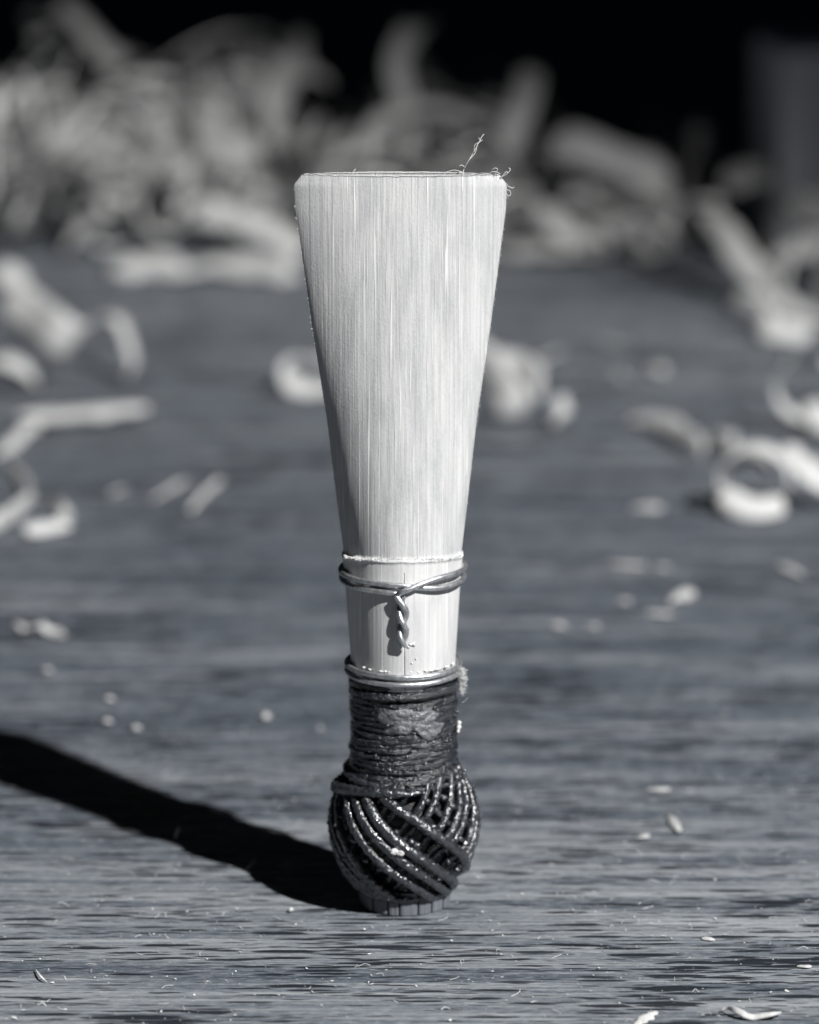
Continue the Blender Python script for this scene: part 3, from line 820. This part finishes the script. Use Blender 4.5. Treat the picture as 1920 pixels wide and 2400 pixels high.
    ('cane_crumb', 'tiny white crumb in front of the shadow, left of the base', 'crumb', None, 0.26, (0, 0.7, 0.7), 0.22, [(-8.45, -2.32, 0.05), (-8.31, -2.59, 0.28), (-8.17, -2.18, 0.1)]),
    ('cane_crumb', 'pale crumb at the left, above the slanting shadow', 'crumb', None, 0.34, (0, 0.7, 0.7), 0.3, [(-32.26, 60.16, 0.1), (-31.73, 59.46, 0.5), (-31.38, 60.09, 0.2)]),
    ('cane_crumb', 'pale crumb left of the neck, upper one of a loose pair', 'crumb', None, 0.34, (0, 0.7, 0.7), 0.3, [(-26.08, 51.17, 0.1), (-25.58, 50.47, 0.5), (-25.22, 51.09, 0.2)]),
    ('cane_crumb', 'dim crumb left of the neck, lower one of a loose pair', 'crumb', None, 0.34, (0, 0.7, 0.7), 0.3, [(-25.76, 44.6, 0.1), (-25.26, 43.91, 0.5), (-24.92, 44.52, 0.2)]),
    ('cane_crumb', 'dim crumb right of the loose pair of crumbs', 'crumb', None, 0.34, (0, 0.7, 0.7), 0.3, [(-23.16, 42.63, 0.1), (-22.67, 41.94, 0.5), (-22.32, 42.55, 0.2)]),
    ('cane_shaving', 'flat bright piece at the front foot of the heap, left one of two', 'shaving', None, 3.375, (0, 0.9, 0.45), 0.11, [(-40.59, 254.95, 0.5), (-36.6, 255.03, 1.2), (-32.41, 253.71, 1.2), (-30.06, 253.42, 0.6)]),
    ('cane_shaving', 'long flat bright piece at the front foot of heap beside the reed', 'shaving', None, 4.125, (0, 0.85, 0.5), 0.11, [(-31.26, 253.95, 0.8), (-26.64, 255.45, 1.6), (-21.31, 254.55, 2.0), (-17.11, 251.5, 1.6), (-14.51, 251.79, 0.6)]),
    ('cane_shaving', 'broad bright arched shaving left of the reed tip in the heap', 'shaving', None, 4.03, (0, 0.55, 0.83), 0.11, [(-30.79, 268.0, 6.76), (-26.0, 268.0, 6.46), (-21.18, 267.0, 4.81), (-16.97, 266.0, 3.16), (-14.29, 266.0, 1.65)]),
    ('cane_shaving', 'coiled shaving with dark round hole at front of the heap, left', 'shaving', None, 3.72, (0.1, 1, 0.1), 0.11, [(-33.29, 267.0, 12.41), (-34.53, 267.3, 12.33), (-35.69, 267.6, 11.8), (-36.65, 267.9, 10.86), (-37.31, 268.2, 9.64), (-37.61, 268.5, 8.25), (-37.53, 268.8, 6.85), (-37.07, 269.1, 5.58), (-36.31, 269.4, 4.57), (-35.34, 269.7, 3.92), (-34.25, 270.0, 3.7), (-33.19, 270.3, 3.91), (-32.25, 270.6, 4.5), (-31.56, 270.9, 5.42), (-31.17, 271.2, 6.53), (-31.12, 271.5, 7.72), (-31.42, 271.8, 8.85), (-32.02, 272.1, 9.78), (-32.86, 272.4, 10.42), (-33.84, 272.7, 10.71)]),
    ('cane_shaving', 'wide pale shaving standing at the left of the heap below two dark hollows', 'shaving', None, 5.58, (0.8, 0.2, 0.55), 0.11, [(-48.1, 266.0, 1.65), (-45.99, 270.0, 3.99), (-43.09, 272.0, 6.1), (-40.04, 272.0, 7.92), (-38.94, 274.0, 10.04)]),
    ('cane_shaving', 'loop of shaving round the upper dark hollow at left of the heap', 'shaving', None, 3.72, (0.1, 1, 0.2), 0.11, [(-48.92, 277.0, 10.41), (-49.19, 277.5, 11.7), (-48.89, 278.0, 12.98), (-48.08, 278.5, 14.08), (-46.86, 279.0, 14.83), (-45.4, 279.5, 15.12), (-43.89, 280.0, 14.92), (-42.55, 280.5, 14.22), (-41.55, 281.0, 13.12), (-41.04, 281.5, 11.75), (-41.09, 282.0, 10.28), (-41.7, 282.5, 8.89), (-42.8, 283.0, 7.76), (-44.24, 283.5, 7.03), (-45.85, 284.0, 6.79)]),
    ('cane_shaving', 'peaked shaving in the middle of the left heap, above the coil', 'shaving', None, 6.82, (0.6, 0.5, 0.6), 0.11, [(-38.28, 282.0, 9.4), (-35.39, 286.0, 13.75), (-32.98, 288.0, 17.8), (-29.89, 288.0, 18.42), (-26.65, 284.0, 15.28), (-22.8, 279.0, 11.1)]),
    ('cane_shaving', 'tall dim ribbon rising left of the gap above the reed tip', 'shaving', None, 4.96, (0.9, 0.3, 0.2), 0.11, [(-18.67, 284.0, 14.04), (-19.39, 288.0, 17.8), (-18.32, 294.0, 21.97), (-15.94, 299.0, 25.09), (-16.75, 306.0, 28.02)]),
    ('cane_shaving', 'slanting dim ribbon at the top left corner of the heap', 'shaving', None, 3.75, (0.5, 0.6, 0.6), 0.11, [(-51.56, 306.0, 31.82), (-48.27, 304.0, 29.52), (-45.34, 302.0, 26.29), (-41.95, 298.0, 23.33)]),
    ('cane_shaving', 'small dim curl at the top left corner beside the slanting ribbon', 'shaving', None, 3, (0, 1, 0), 0.11, [(-56.49, 304.0, 29.52), (-54.8, 303.0, 30.27), (-53.16, 302.0, 29.12), (-53.73, 301.0, 27.67), (-55.39, 302.0, 27.87)]),
    ('cane_shaving', 'broad pale shaving hanging across above the reed tip', 'shaving', None, 3.72, (0.1, 0.6, 0.8), 0.11, [(-6.33, 279.0, 12.94), (-4.52, 282.0, 17.41), (1.6, 284.0, 19.59), (6.51, 284.0, 18.98), (10.77, 282.0, 17.41)]),
    ('cane_shaving', 'upright rounded ribbon standing above the reed tip', 'shaving', None, 3.375, (1, 0.2, 0.1), 0.11, [(1.92, 286.0, 15.61), (-0.24, 288.0, 19.66), (-1.48, 291.0, 24.84), (0.69, 294.0, 29.44), (3.49, 296.0, 29.83)]),
    ('cane_shaving', 'pointed triangular shaving right of the ribbon above the reed tip', 'shaving', None, 3.72, (0.7, 0.4, 0.5), 0.11, [(13.78, 279.0, 13.55), (15.63, 281.0, 17.56), (17.22, 284.0, 21.44), (17.9, 287.0, 24.74)]),
    ('cane_shaving', 'slim ribbon leaning left of the reed tip gap', 'shaving', None, 3.75, (0.8, 0.5, 0.2), 0.11, [(-6.29, 276.0, 13.39), (-4.48, 277.0, 15.69), (-2.05, 278.0, 17.98)]),
    ('cane_shaving', 'large smooth scoop-shaped shaving right of the reed tip', 'shaving', None, 5.58, (-0.1, 0.6, 0.8), 0.11, [(20.36, 276.0, 14.92), (23.91, 274.0, 15.22), (28.65, 272.0, 14.0), (33.37, 270.0, 12.49), (37.0, 270.0, 10.98)]),
    ('cane_shaving', 'pale bent shaving right of the reed tip under the scoop-shaped one', 'shaving', None, 3.72, (0.5, 0.5, 0.7), 0.11, [(18.41, 270.0, 7.64), (20.72, 267.0, 5.71), (23.06, 265.0, 3.64), (27.18, 264.0, 4.41)]),
    ('cane_shaving', 'long low shaving along the foot of the heap right of the reed', 'shaving', None, 3.75, (0, 0.7, 0.7), 0.11, [(12.96, 266.83, 1.5), (18.32, 265.71, 2.0), (23.65, 264.59, 2.5), (28.51, 266.32, 2.5)]),
    ('cane_shaving', 'arched strip bowing over right of the reed, ending in the dark gap', 'shaving', None, 3, (0.3, 0.8, 0.4), 0.11, [(25.71, 272.0, 8.53), (29.24, 270.0, 7.03), (32.17, 268.0, 4.33), (33.29, 266.0, 1.65)]),
    ('cane_shaving', 'faint narrow upright shaving in the dark gap left of the block', 'shaving', None, 3, (0.9, 0.3, 0.1), 0.11, [(42.35, 286.0, 11.88), (41.99, 286.0, 14.37), (42.64, 287.0, 16.7)]),
    ('cane_shaving', 'broad bright ribbon sweeping down to the right edge in the right cluster', 'shaving', None, 4.34, (0.55, 0.5, 0.65), 0.11, [(37.81, 255.19, 9.47), (40.94, 250.19, 9.71), (43.23, 242.19, 7.57), (45.46, 234.19, 4.96), (48.15, 226.19, 3.03), (52.03, 220.19, 1.36), (55.12, 218.19, 1.19)]),
    ('cane_shaving', 'curled end of shaving at the left of the right cluster with a dark hollow', 'shaving', None, 4.34, (0.2, 0.95, 0.2), 0.11, [(42.8, 252.19, 11.14), (38.74, 252.19, 11.14), (36.09, 251.19, 8.96), (36.07, 250.19, 6.19), (38.56, 248.19, 4.78)]),
    ('cane_shaving', 'forked bright shaving lying lowest in the right cluster', 'shaving', None, 3.72, (0.3, 0.6, 0.7), 0.11, [(41.93, 218.19, 3.69), (44.33, 214.19, 3.07), (45.63, 210.19, 1.65), (47.79, 210.19, 1.65), (51.05, 210.19, 0.55)]),
    ('cane_shaving', 'pale strip running off the right edge above the sweeping ribbon', 'shaving', None, 3.75, (0.1, 0.6, 0.8), 0.11, [(48.82, 246.19, 3.97), (52.25, 246.19, 5.13), (56.48, 248.19, 5.66), (59.36, 248.19, 5.95)]),
    ('cane_shaving', 'dim arched shaving at the right edge below the block', 'shaving', None, 4.34, (0.2, 0.6, 0.7), 0.11, [(44.83, 270.19, 10.04), (48.58, 272.19, 11.54), (53.58, 274.19, 11.84), (58.85, 272.19, 10.33)]),
    ('cane_shaving', 'dim shaving at right edge between the block and the pale strip', 'shaving', None, 4.96, (0.5, 0.5, 0.6), 0.11, [(53.38, 265.19, 9.63), (55.3, 260.19, 8.05), (57.29, 256.19, 6.35)]),
]
HEAP = [
    (-17.84, 302.64, 14.44, 4.29, 460, 0.71, 61, 0, 161, 0.3), (-43.79, 283.99, 12.89, 5.14, 414, 2.53, 31, -3, 167, 0.46), (2.46, 297.79, 12.76, 2.16, 610, 0.77, -63, 39, 118, -0.08),
    (-3.42, 273.35, 6.29, 2.02, 203, 1.0, 1, -8, 141, 0.79), (21.38, 284.46, 11.23, 3.3, 195, 1.12, -43, -9, 27, 0.6), (-24.99, 313.35, 21.5, 2.94, 626, 0.56, 26, 30, 101, 0.05),
    (-5.9, 277.96, 3.85, 3.4, 167, 1.56, -40, -43, 63, 0.42), (-61.25, 282.99, 8.55, 2.82, 350, 2.99, -37, -7, 164, -0.0), (-23.59, 300.92, 23.87, 5.42, 393, 3.34, -65, -34, 47, 0.01),
    (22.59, 279.16, 10.77, 2.9, 222, 2.43, 14, 46, 75, 0.0), (-54.7, 279.65, 5.15, 3.66, 478, 1.0, 53, 46, 147, -0.32), (-24.26, 293.93, 16.45, 4.75, 531, 0.71, -20, 27, 99, 0.65),
    (-2.21, 280.19, 11.28, 6.33, 282, 1.31, 30, -28, 107, 0.57), (-2.89, 276.38, 8.49, 2.43, 206, 3.89, -52, -25, 54, 0.69), (-40.89, 266.06, 2.21, 2.27, 250, 0.81, 65, 13, 33, -0.38),
    (-48.95, 288.78, 13.39, 3.92, 161, 4.23, -66, 0, 91, 0.41), (32.99, 271.15, 3.17, 5.29, 323, 0.65, -52, -51, 115, 0.21), (11.28, 295.2, 12.39, 4.82, 264, 3.49, 51, 55, 19, 0.63),
    (-21.65, 308.82, 18.67, 4.26, 285, 3.58, -67, 17, 18, -0.4), (1.39, 311.71, 20.17, 3.48, 387, 3.82, 48, 47, 138, -0.39), (12.18, 271.55, 1.82, 3.04, 517, 0.62, 54, -28, 2, -0.02),
    (-49.15, 297.66, 16.21, 3.33, 316, 3.94, -9, -19, 103, 0.37), (-43.3, 293.36, 10.6, 5.1, 286, 3.08, 11, -34, 34, -0.33), (-27.97, 298.0, 21.76, 6.41, 580, 0.69, 45, 0, 70, 0.7),
    (20.37, 281.28, 7.28, 4.56, 409, 3.8, -51, 46, 8, -0.14), (-1.85, 291.56, 15.47, 4.92, 448, 0.52, -36, -9, 116, -0.25), (14.3, 283.28, 5.48, 5.45, 149, 3.78, 67, 23, 163, 0.55),
    (32.77, 276.57, 8.33, 2.8, 165, 1.33, 66, 31, 9, -0.27), (-35.51, 287.94, 8.87, 4.23, 171, 3.62, -13, -49, 105, 0.71), (9.47, 272.59, 3.5, 5.2, 282, 4.11, 58, 41, 87, 0.1),
    (2.54, 282.08, 5.48, 4.32, 153, 3.06, 29, -49, 79, 0.2), (16.58, 288.08, 6.58, 3.35, 132, 2.52, 17, 10, 107, 0.5), (-13.63, 274.76, 3.36, 5.6, 248, 1.09, -35, 0, 38, 0.8),
    (27.45, 284.43, 7.21, 5.96, 456, 1.54, -48, 37, 56, 0.07), (-6.74, 288.25, 10.55, 4.31, 624, 1.12, 9, 25, 97, 0.74), (24.24, 281.23, 9.63, 4.45, 299, 1.13, -19, -8, 137, -0.35),
    (-61.73, 281.6, 7.25, 6.13, 438, 1.38, -39, 2, 23, 0.4), (-55.96, 285.36, 10.63, 5.25, 227, 3.16, 56, -44, 86, 0.06), (19.22, 294.09, 14.69, 2.86, 476, 0.53, -4, -44, 179, 0.51),
    (-58.95, 271.53, 5.42, 3.26, 271, 3.16, 57, -47, 127, 0.45), (-50.52, 289.16, 14.49, 4.39, 383, 0.53, 35, 45, 135, 0.3), (-8.78, 286.07, 9.68, 2.97, 437, 1.17, -36, -31, 160, 0.55),
    (27.2, 274.36, 5.92, 2.92, 189, 5.15, -36, 53, 61, -0.33), (-53.59, 283.57, 9.43, 3.99, 154, 3.02, -66, -48, 51, 0.24), (-27.43, 300.86, 19.79, 4.29, 265, 3.96, -22, 42, 18, 0.13),
    (-60.76, 291.83, 11.92, 3.79, 187, 2.97, -18, -38, 40, 0.79), (29.09, 264.5, 3.66, 3.72, 139, 3.41, 49, -6, 131, -0.04), (-41.76, 287.94, 9.57, 2.9, 368, 1.0, 24, -9, 49, 0.29),
    (-53.81, 294.83, 16.81, 5.79, 608, 1.45, 33, 12, 153, -0.25), (-4.13, 285.81, 7.01, 2.52, 540, 1.36, 33, -43, 84, 0.64), (6.98, 293.67, 11.23, 5.25, 196, 1.38, 7, 0, 25, -0.49),
    (-27.59, 299.02, 15.79, 6.25, 501, 0.83, -15, 24, 103, 0.24), (-9.3, 285.33, 4.11, 4.51, 292, 5.44, -65, -46, 157, -0.36), (-39.02, 287.84, 10.96, 4.34, 95, 2.71, -6, -25, 87, 0.22),
    (-11.87, 288.81, 10.78, 4.31, 420, 2.64, -59, -11, 40, 0.0), (34.28, 282.77, 7.83, 3.62, 343, 3.7, 64, -9, 153, -0.09), (-9.38, 275.09, 6.79, 4.39, 241, 2.48, -8, 14, 10, 0.32),
    (-21.87, 292.03, 18.27, 3.79, 457, 1.59, 11, -51, 57, 0.06), (-15.02, 294.93, 17.76, 5.29, 329, 2.85, -8, 17, 180, -0.35), (-0.16, 285.14, 12.83, 4.38, 223, 0.9, -35, 25, 106, 0.09),
    (-36.68, 291.35, 13.82, 3.95, 160, 5.35, -38, -30, 123, -0.35), (26.83, 288.85, 10.16, 3.22, 510, 1.3, -22, 21, 71, 0.48), (-43.97, 289.55, 6.59, 5.1, 110, 4.35, -68, -26, 66, 0.05),
    (-0.24, 275.78, 4.18, 2.39, 506, 0.68, -10, 20, 95, 0.13), (-27.19, 285.93, 10.04, 5.91, 570, 0.63, -16, -4, 108, 0.47), (-23.06, 272.41, 6.67, 4.17, 238, 4.1, -23, -6, 167, -0.02),
    (-53.43, 293.65, 18.89, 4.54, 408, 1.4, 48, -22, 2, -0.4), (-41.36, 288.42, 15.95, 5.26, 515, 0.86, -34, -32, 91, 0.35), (-30.59, 301.83, 20.78, 4.68, 622, 1.53, 1, -4, 135, 0.54),
    (-31.95, 282.58, 9.3, 5.15, 217, 2.66, 23, -57, 93, 0.38), (-4.19, 297.59, 13.7, 3.76, 239, 1.42, -25, -38, 22, 0.49), (24.83, 269.32, 6.51, 4.0, 380, 3.32, -65, 23, 108, -0.42),
    (-7.8, 278.61, 10.65, 5.32, 620, 0.85, -64, 21, 167, -0.31), (11.93, 283.0, 11.22, 5.44, 427, 0.87, 47, -10, 89, -0.06), (33.98, 280.48, 7.15, 4.58, 406, 5.24, 35, 36, 170, -0.05),
    (-61.03, 274.44, 8.42, 4.44, 172, 1.08, -68, 42, 28, 0.05), (-20.45, 281.76, 5.1, 3.44, 175, 3.39, 29, -6, 135, -0.12), (33.4, 266.95, 2.95, 4.92, 557, 1.51, -55, 36, 117, -0.48),
    (-14.57, 290.17, 14.36, 3.62, 461, 0.76, 50, 16, 130, -0.21), (-43.52, 278.15, 9.45, 3.23, 370, 5.32, 70, 1, 66, 0.13), (-23.19, 310.51, 21.98, 2.5, 203, 3.64, -15, -43, 98, 0.77),
    (17.24, 299.19, 14.04, 6.16, 616, 0.51, 50, 55, 95, 0.09), (-38.44, 293.14, 9.71, 5.47, 234, 0.79, 62, -44, 163, 0.46), (-0.63, 284.3, 14.03, 2.79, 194, 4.95, -32, 45, 32, -0.39),
    (-35.79, 290.49, 16.93, 4.11, 543, 1.15, 59, -22, 4, 0.53), (-21.33, 300.57, 22.66, 2.89, 368, 3.68, 56, -40, 79, -0.09), (-22.67, 302.61, 13.6, 2.42, 128, 4.53, -43, 25, 100, 0.38),
    (12.03, 284.02, 13.12, 5.89, 524, 1.28, -10, -23, 144, -0.35), (14.92, 299.75, 13.71, 5.18, 167, 3.3, 26, 59, 138, 0.47), (32.73, 283.59, 8.11, 2.85, 352, 1.3, 14, -21, 70, 0.23),
    (9.78, 283.96, 5.31, 2.63, 208, 0.64, -25, -37, 49, 0.02), (20.85, 278.76, 10.67, 2.71, 223, 0.98, -52, -17, 109, 0.7), (-47.85, 275.39, 8.28, 3.79, 301, 4.33, 32, 18, 179, -0.09),
    (16.35, 286.74, 5.02, 3.06, 186, 3.46, 42, -47, 142, -0.01), (-11.75, 289.75, 8.42, 2.72, 365, 5.2, 70, -31, 90, 0.3), (-11.05, 275.43, 7.75, 5.49, 190, 4.16, -64, 20, 168, -0.24),
    (-53.87, 280.59, 6.3, 3.29, 274, 3.23, -39, -3, 34, -0.19), (-5.56, 277.0, 10.03, 2.76, 261, 4.26, -39, 59, 0, -0.12), (26.77, 276.88, 4.4, 2.81, 370, 4.91, 46, -56, 103, -0.27),
    (36.01, 283.19, 6.77, 5.02, 537, 1.5, -66, -40, 51, 0.04), (-58.55, 278.61, 10.28, 3.51, 227, 0.79, 15, -54, 164, 0.52), (9.59, 287.07, 11.67, 2.46, 336, 0.95, 34, 36, 72, 0.13),
    (36.9, 284.93, 5.51, 3.95, 449, 0.63, 64, -18, 134, 0.18), (-20.32, 277.09, 2.86, 4.77, 381, 1.31, 12, 36, 78, 0.65), (25.01, 281.63, 3.89, 5.93, 186, 1.02, -44, 7, 61, 0.21),
    (3.18, 305.64, 16.66, 4.61, 278, 5.09, 37, 12, 42, -0.21), (12.21, 291.75, 8.63, 5.57, 223, 1.47, 46, -60, 75, -0.18), (-32.18, 277.33, 10.22, 4.89, 293, 2.84, -11, -55, 78, -0.46),
    (26.92, 277.2, 5.39, 5.43, 331, 5.12, -19, -23, 177, 0.67), (-43.92, 299.63, 19.17, 2.77, 610, 1.27, -19, 8, 161, -0.19), (32.41, 286.25, 8.49, 5.68, 620, 0.8, 37, 31, 34, -0.06),
    (32.89, 281.49, 8.55, 5.88, 221, 1.28, -20, -26, 46, 0.44), (-12.19, 273.22, 5.79, 3.93, 149, 4.23, -12, -22, 46, 0.37), (-34.97, 288.15, 15.71, 3.65, 360, 2.63, -59, -60, 153, 0.26),
    (-8.78, 279.3, 5.71, 6.45, 257, 0.77, 1, 33, 140, -0.46), (24.8, 294.8, 4.6, 5.69, 386, 4.75, 14, -1, 0, 0.44), (-10.0, 296.7, 3.7, 4.67, 334, 2.96, 1, 50, 8, 0.11),
    (-9.3, 340.0, 4.0, 5.05, 416, 4.23, 8, -28, 152, 0.32), (-50.2, 324.5, 3.0, 3.71, 375, 3.64, -28, 50, 60, -0.09), (-4.7, 340.4, 3.8, 4.81, 283, 2.11, 16, 41, 13, 0.16),
    (34.7, 296.7, 2.8, 3.46, 159, 3.83, 43, 5, 128, 0.05), (-38.4, 336.9, 2.6, 3.22, 241, 3.71, 9, 24, 60, 0.2), (-63.5, 312.6, 4.1, 5.09, 419, 4.34, 37, 25, 127, -0.23),
    (28.5, 296.2, 3.0, 3.76, 231, 3.49, 24, 26, 116, -0.25), (-20.7, 308.7, 2.9, 3.65, 171, 2.39, 36, 47, 153, 0.49), (-52.7, 314.6, 4.2, 5.23, 170, 2.01, -8, 17, 36, -0.23),
    (-3.3, 315.7, 4.6, 5.81, 167, 4.04, 31, 47, 156, -0.12), (-39.6, 320.9, 3.0, 3.73, 386, 2.26, -31, -4, 79, -0.03), (47.7, 324.7, 2.5, 3.12, 356, 3.76, -53, 44, 87, 0.15),
    (39.4, 342.5, 4.6, 5.77, 240, 3.39, -10, -23, 97, 0.0), (-64.1, 312.2, 3.0, 3.74, 233, 3.44, -9, -23, 152, 0.07), (-33.0, 314.1, 4.8, 5.98, 242, 4.59, -34, 19, 98, 0.04),
    (-64.3, 303.0, 4.7, 5.85, 159, 3.56, 34, -17, 131, 0.01), (40.8, 331.5, 3.0, 3.81, 334, 2.17, 33, 49, 92, -0.19), (-41.1, 339.6, 2.7, 3.36, 314, 4.52, -3, -40, 97, -0.04),
    (22.5, 318.8, 2.5, 3.16, 351, 3.82, 2, -45, 48, -0.18), (1.4, 287.1, 3.1, 3.94, 367, 3.44, 28, -33, 132, 0.27),
]
BLK = (50.27, 272.0, 29.53)
def ribbon_mesh(pts, width, wdir, th, seed, twist=0.0, cupf=.10, tip=.62):
    P = resample(pts, 6); n = len(P)
    T = np.gradient(P, axis=0); T /= np.linalg.norm(T, axis=1)[:, None]+1e-9
    W0 = np.array(wdir, float); nc = 5
    v = []
    top = []; bot = []
    for i in range(n):
        u = i/(n-1)
        W = W0-T[i]*(W0@T[i]); W /= np.linalg.norm(W)+1e-9
        N = np.cross(T[i], W)
        tw = twist*nz(u*1.1, seed, 12)
        W = W*math.cos(tw)+N*math.sin(tw); N = np.cross(T[i], W)
        taper = min(1, tip+(1-tip)*9*min(u, 1-u) if tip > .5 else tip+(1-tip)*math.sin(math.pi*u)**.8)*(1+.18*nz(u*3, seed, 1))
        skew = .12*width*nz(u*2.5, seed, 6)
        for k in range(nc):
            c = k/(nc-1)-.5
            rag = (.30 if tip < .5 and width > .5 else .08)*width*nz(u*7, seed+k*7, 3) if k in (0, nc-1) else 0
            cup = cupf*width*(.25-c*c)*4
            q = P[i]+W*(c*width*taper+rag+skew)+N*cup
            top.append(q+N*th/2); bot.append(q-N*th/2)
    v = top+bot; f = []; B = n*nc
    for i in range(n-1):
        for k in range(nc-1):
            a = i*nc+k; b = a+nc
            f.append([a, a+1, b+1, b]); f.append([B+a, B+b, B+b+1, B+a+1])
        a = i*nc; b = a+nc
        f.append([a, b, B+b, B+a]); f.append([a+nc-1, B+a+nc-1, B+b+nc-1, b+nc-1])
    for i in (0, n-1):
        for k in range(nc-1):
            a = i*nc+k
            f.append([a, B+a, B+a+1, a+1] if i == 0 else [a, a+1, B+a+1, B+a])
    return np.array(v), f

for i, (name, label, cat, group, width, wdir, th, pts) in enumerate(RIBBONS):
    v, f = ribbon_mesh(pts, width, wdir, th, i*3.17, (0 if len(pts) > 12 else 1.3) if width > 2 else .4, .05 if width > 2 else .03, .14 if cat in ('fibre', 'sliver') or width < .4 else .30 if cat == 'chip' or width < 1 else .2 if i % 3 == 0 and len(pts) < 12 else .62)
    mz = v[:, 2].min()
    if mz < .03: v[:, 2] += .03-mz
    c = v.mean(0)
    o = mesh_obj(name, v-c, f, M['fibre'] if cat == 'fibre' else M['shaving'], loc=c)
    tag(o, label, cat, group)

for i, (x, y, z, r, sweep, width, rx, ry, rz, pitch) in enumerate(HEAP):
    n = max(6, int(sweep/24))
    pts = []
    for k in range(n+1):
        a = math.radians(sweep)*(k/n-.5)
        rr = r*(1+pitch*(k/n-.5))
        pts.append((rr*math.cos(a), pitch*2*(k/n-.5)*r*(.5+sweep/400), rr*math.sin(a)))
    v, f = ribbon_mesh(pts, width, (0, 1, .1), .10, 100+i*2.3, 1.0, .05, .15 if i % 2 else .62)
    v = v-v.mean(0)
    Rm = np.array(Euler((math.radians(rx), math.radians(ry), math.radians(rz))).to_matrix())
    w = v @ Rm.T
    z = max(z, .05-w[:, 2].min())
    o = mesh_obj('cane_shaving', v, f, M['shaving'], loc=(x, y, z))
    o.rotation_euler = (math.radians(rx), math.radians(ry), math.radians(rz))
    size = ('small' if r < 2.9 else 'medium' if r < 4.2 else 'large')+(' wispy' if width < 1.8 else ' broad')
    shape = 'open bow' if sweep < 200 else 'hooked curl' if sweep < 330 else 'full coil'
    where = 'foot' if z < 9 else 'lower slope' if z < 17 else 'upper slope' if z < 26 else 'crest'
    side = 'far left' if x < -42 else 'left' if x < -20 else 'middle' if x < 3 else 'right'
    tag(o, f'{size} shaving bent to {"an" if shape[0] == "o" else "a"} {shape}, {side} {where} of the heap', 'shaving', 'curls of the heap behind the reed')

# the wispy rest of the heap: thin curled threads of cane nobody could count
rw = random.Random(9)
mb = MB()
for i in range(90):
    if rw.random() < .9:
        x = rw.uniform(-62, 44); y = rw.uniform(258, 330)
        top = float(np.interp(x, [-62, -50, -40, -25, -15, -8, 0, 8, 18, 30, 44], [20, 27, 25, 27, 24, 8, 24, 17, 18, 12, 6]))
        z = top*rw.random()**.7
        if -19 < x < -7: x -= 12
    else:
        x = rw.uniform(40, 62); y = rw.uniform(215, 262); z = rw.uniform(.5, 8)
    r = rw.uniform(2.5, 7.5); sw = math.radians(rw.uniform(150, 760)); pit = rw.uniform(-1.2, 1.2)
    n = max(8, int(sw/.35)); grow = rw.uniform(-.5, .7)
    Rm = np.array(Euler((rw.uniform(0, 6.3), rw.uniform(0, 6.3), rw.uniform(0, 6.3))).to_matrix())
    pts = []
    for k in range(n+1):
        a = sw*(k/n-.5); rr = r*(1+grow*(k/n-.5))
        pts.append((rr*math.cos(a), pit*r*(k/n-.5)*2, rr*math.sin(a)))
    v, f = ribbon_mesh((np.array(pts) @ Rm.T), rw.uniform(.35, 1.25), Rm @ np.array((0, 1, .1)), .07, 500+i, 1.0, .02, .12)
    v = v-v.mean(0)+np.array((x, y, z))
    lo = v[:, 2].min()
    if lo < .05: v[:, 2] += .05-lo
    mb.add(v, f)
tag(mb.build('shaving_tangle', M['shaving']), 'wispy tangle of thin cane threads through the blurred heap', 'shavings', kind='stuff')

# grey block standing behind the right cluster
def block(name, cx, cy, w, d, h, rz, mat):
    b_ = .8; v = []; f = []
    for (zz_, ins) in [(0, 0), (h-b_, 0), (h, b_)]:
        for sx, sy in ((-1, -1), (1, -1), (1, 1), (-1, 1)):
            v.append((sx*(w/2-ins), sy*(d/2-ins), zz_))
    for l in range(2):
        for k in range(4):
            j = (k+1) % 4
            f.append([l*4+k, l*4+j, l*4+4+j, l*4+4+k])
    f.append([0, 3, 2, 1]); f.append([8, 9, 10, 11])
    o = mesh_obj(name, v, f, mat, smooth=False, loc=(cx, cy, 0))
    o.rotation_euler[2] = math.radians(rz)
    return o
tag(block('wooden_block', BLK[0]+14, BLK[1]+10, 26, 20, BLK[2], 7, M['block']), 'plain grey upright block at the top right behind the shavings', 'block')

# ------------------------------------------------------------------ fine dust on the table (nobody could count it)
rd = random.Random(77)
mb = MB()
def keep(x, y): return math.hypot(x, y) > 3.6
for i in range(2000):
    y = rd.uniform(-32, 60) if i % 3 else rd.uniform(-32, 0); x = rd.uniform(-36, 36)
    if not keep(x, y): continue
    s = rd.choice((.04, .05, .06, .07, .09, .14))*rd.uniform(.6, 1.2)
    c = np.array([x, y, s*.5])
    d = [np.array([rd.gauss(0, 1), rd.gauss(0, 1), abs(rd.gauss(0, .6))])*s*.7 for _ in range(4)]
    mb.add([c+q for q in d], [[0, 1, 2], [0, 2, 3], [0, 3, 1], [1, 3, 2]])
for i in range(280):
    y = rd.uniform(-30, 40); x = rd.uniform(-34, 34)
    if not keep(x, y): continue
    l = rd.uniform(.2, .9); a = rd.uniform(0, 6.28)
    p0 = np.array([x, y, .02]); dv = np.array([math.cos(a), math.sin(a), 0])*l
    mb.add(*tube(resample([p0, p0+dv*.5+np.array([rd.uniform(-.1, .1), rd.uniform(-.1, .1), rd.uniform(.03, .25)]), p0+dv+np.array([0, 0, rd.uniform(0, .2)])], 3), rd.uniform(.010, .022), 4))
tag(mb.build('cane_dust', M['fibre'], smooth=False), 'fine pale dust and tiny fibres scattered on the table', 'dust', kind='stuff')
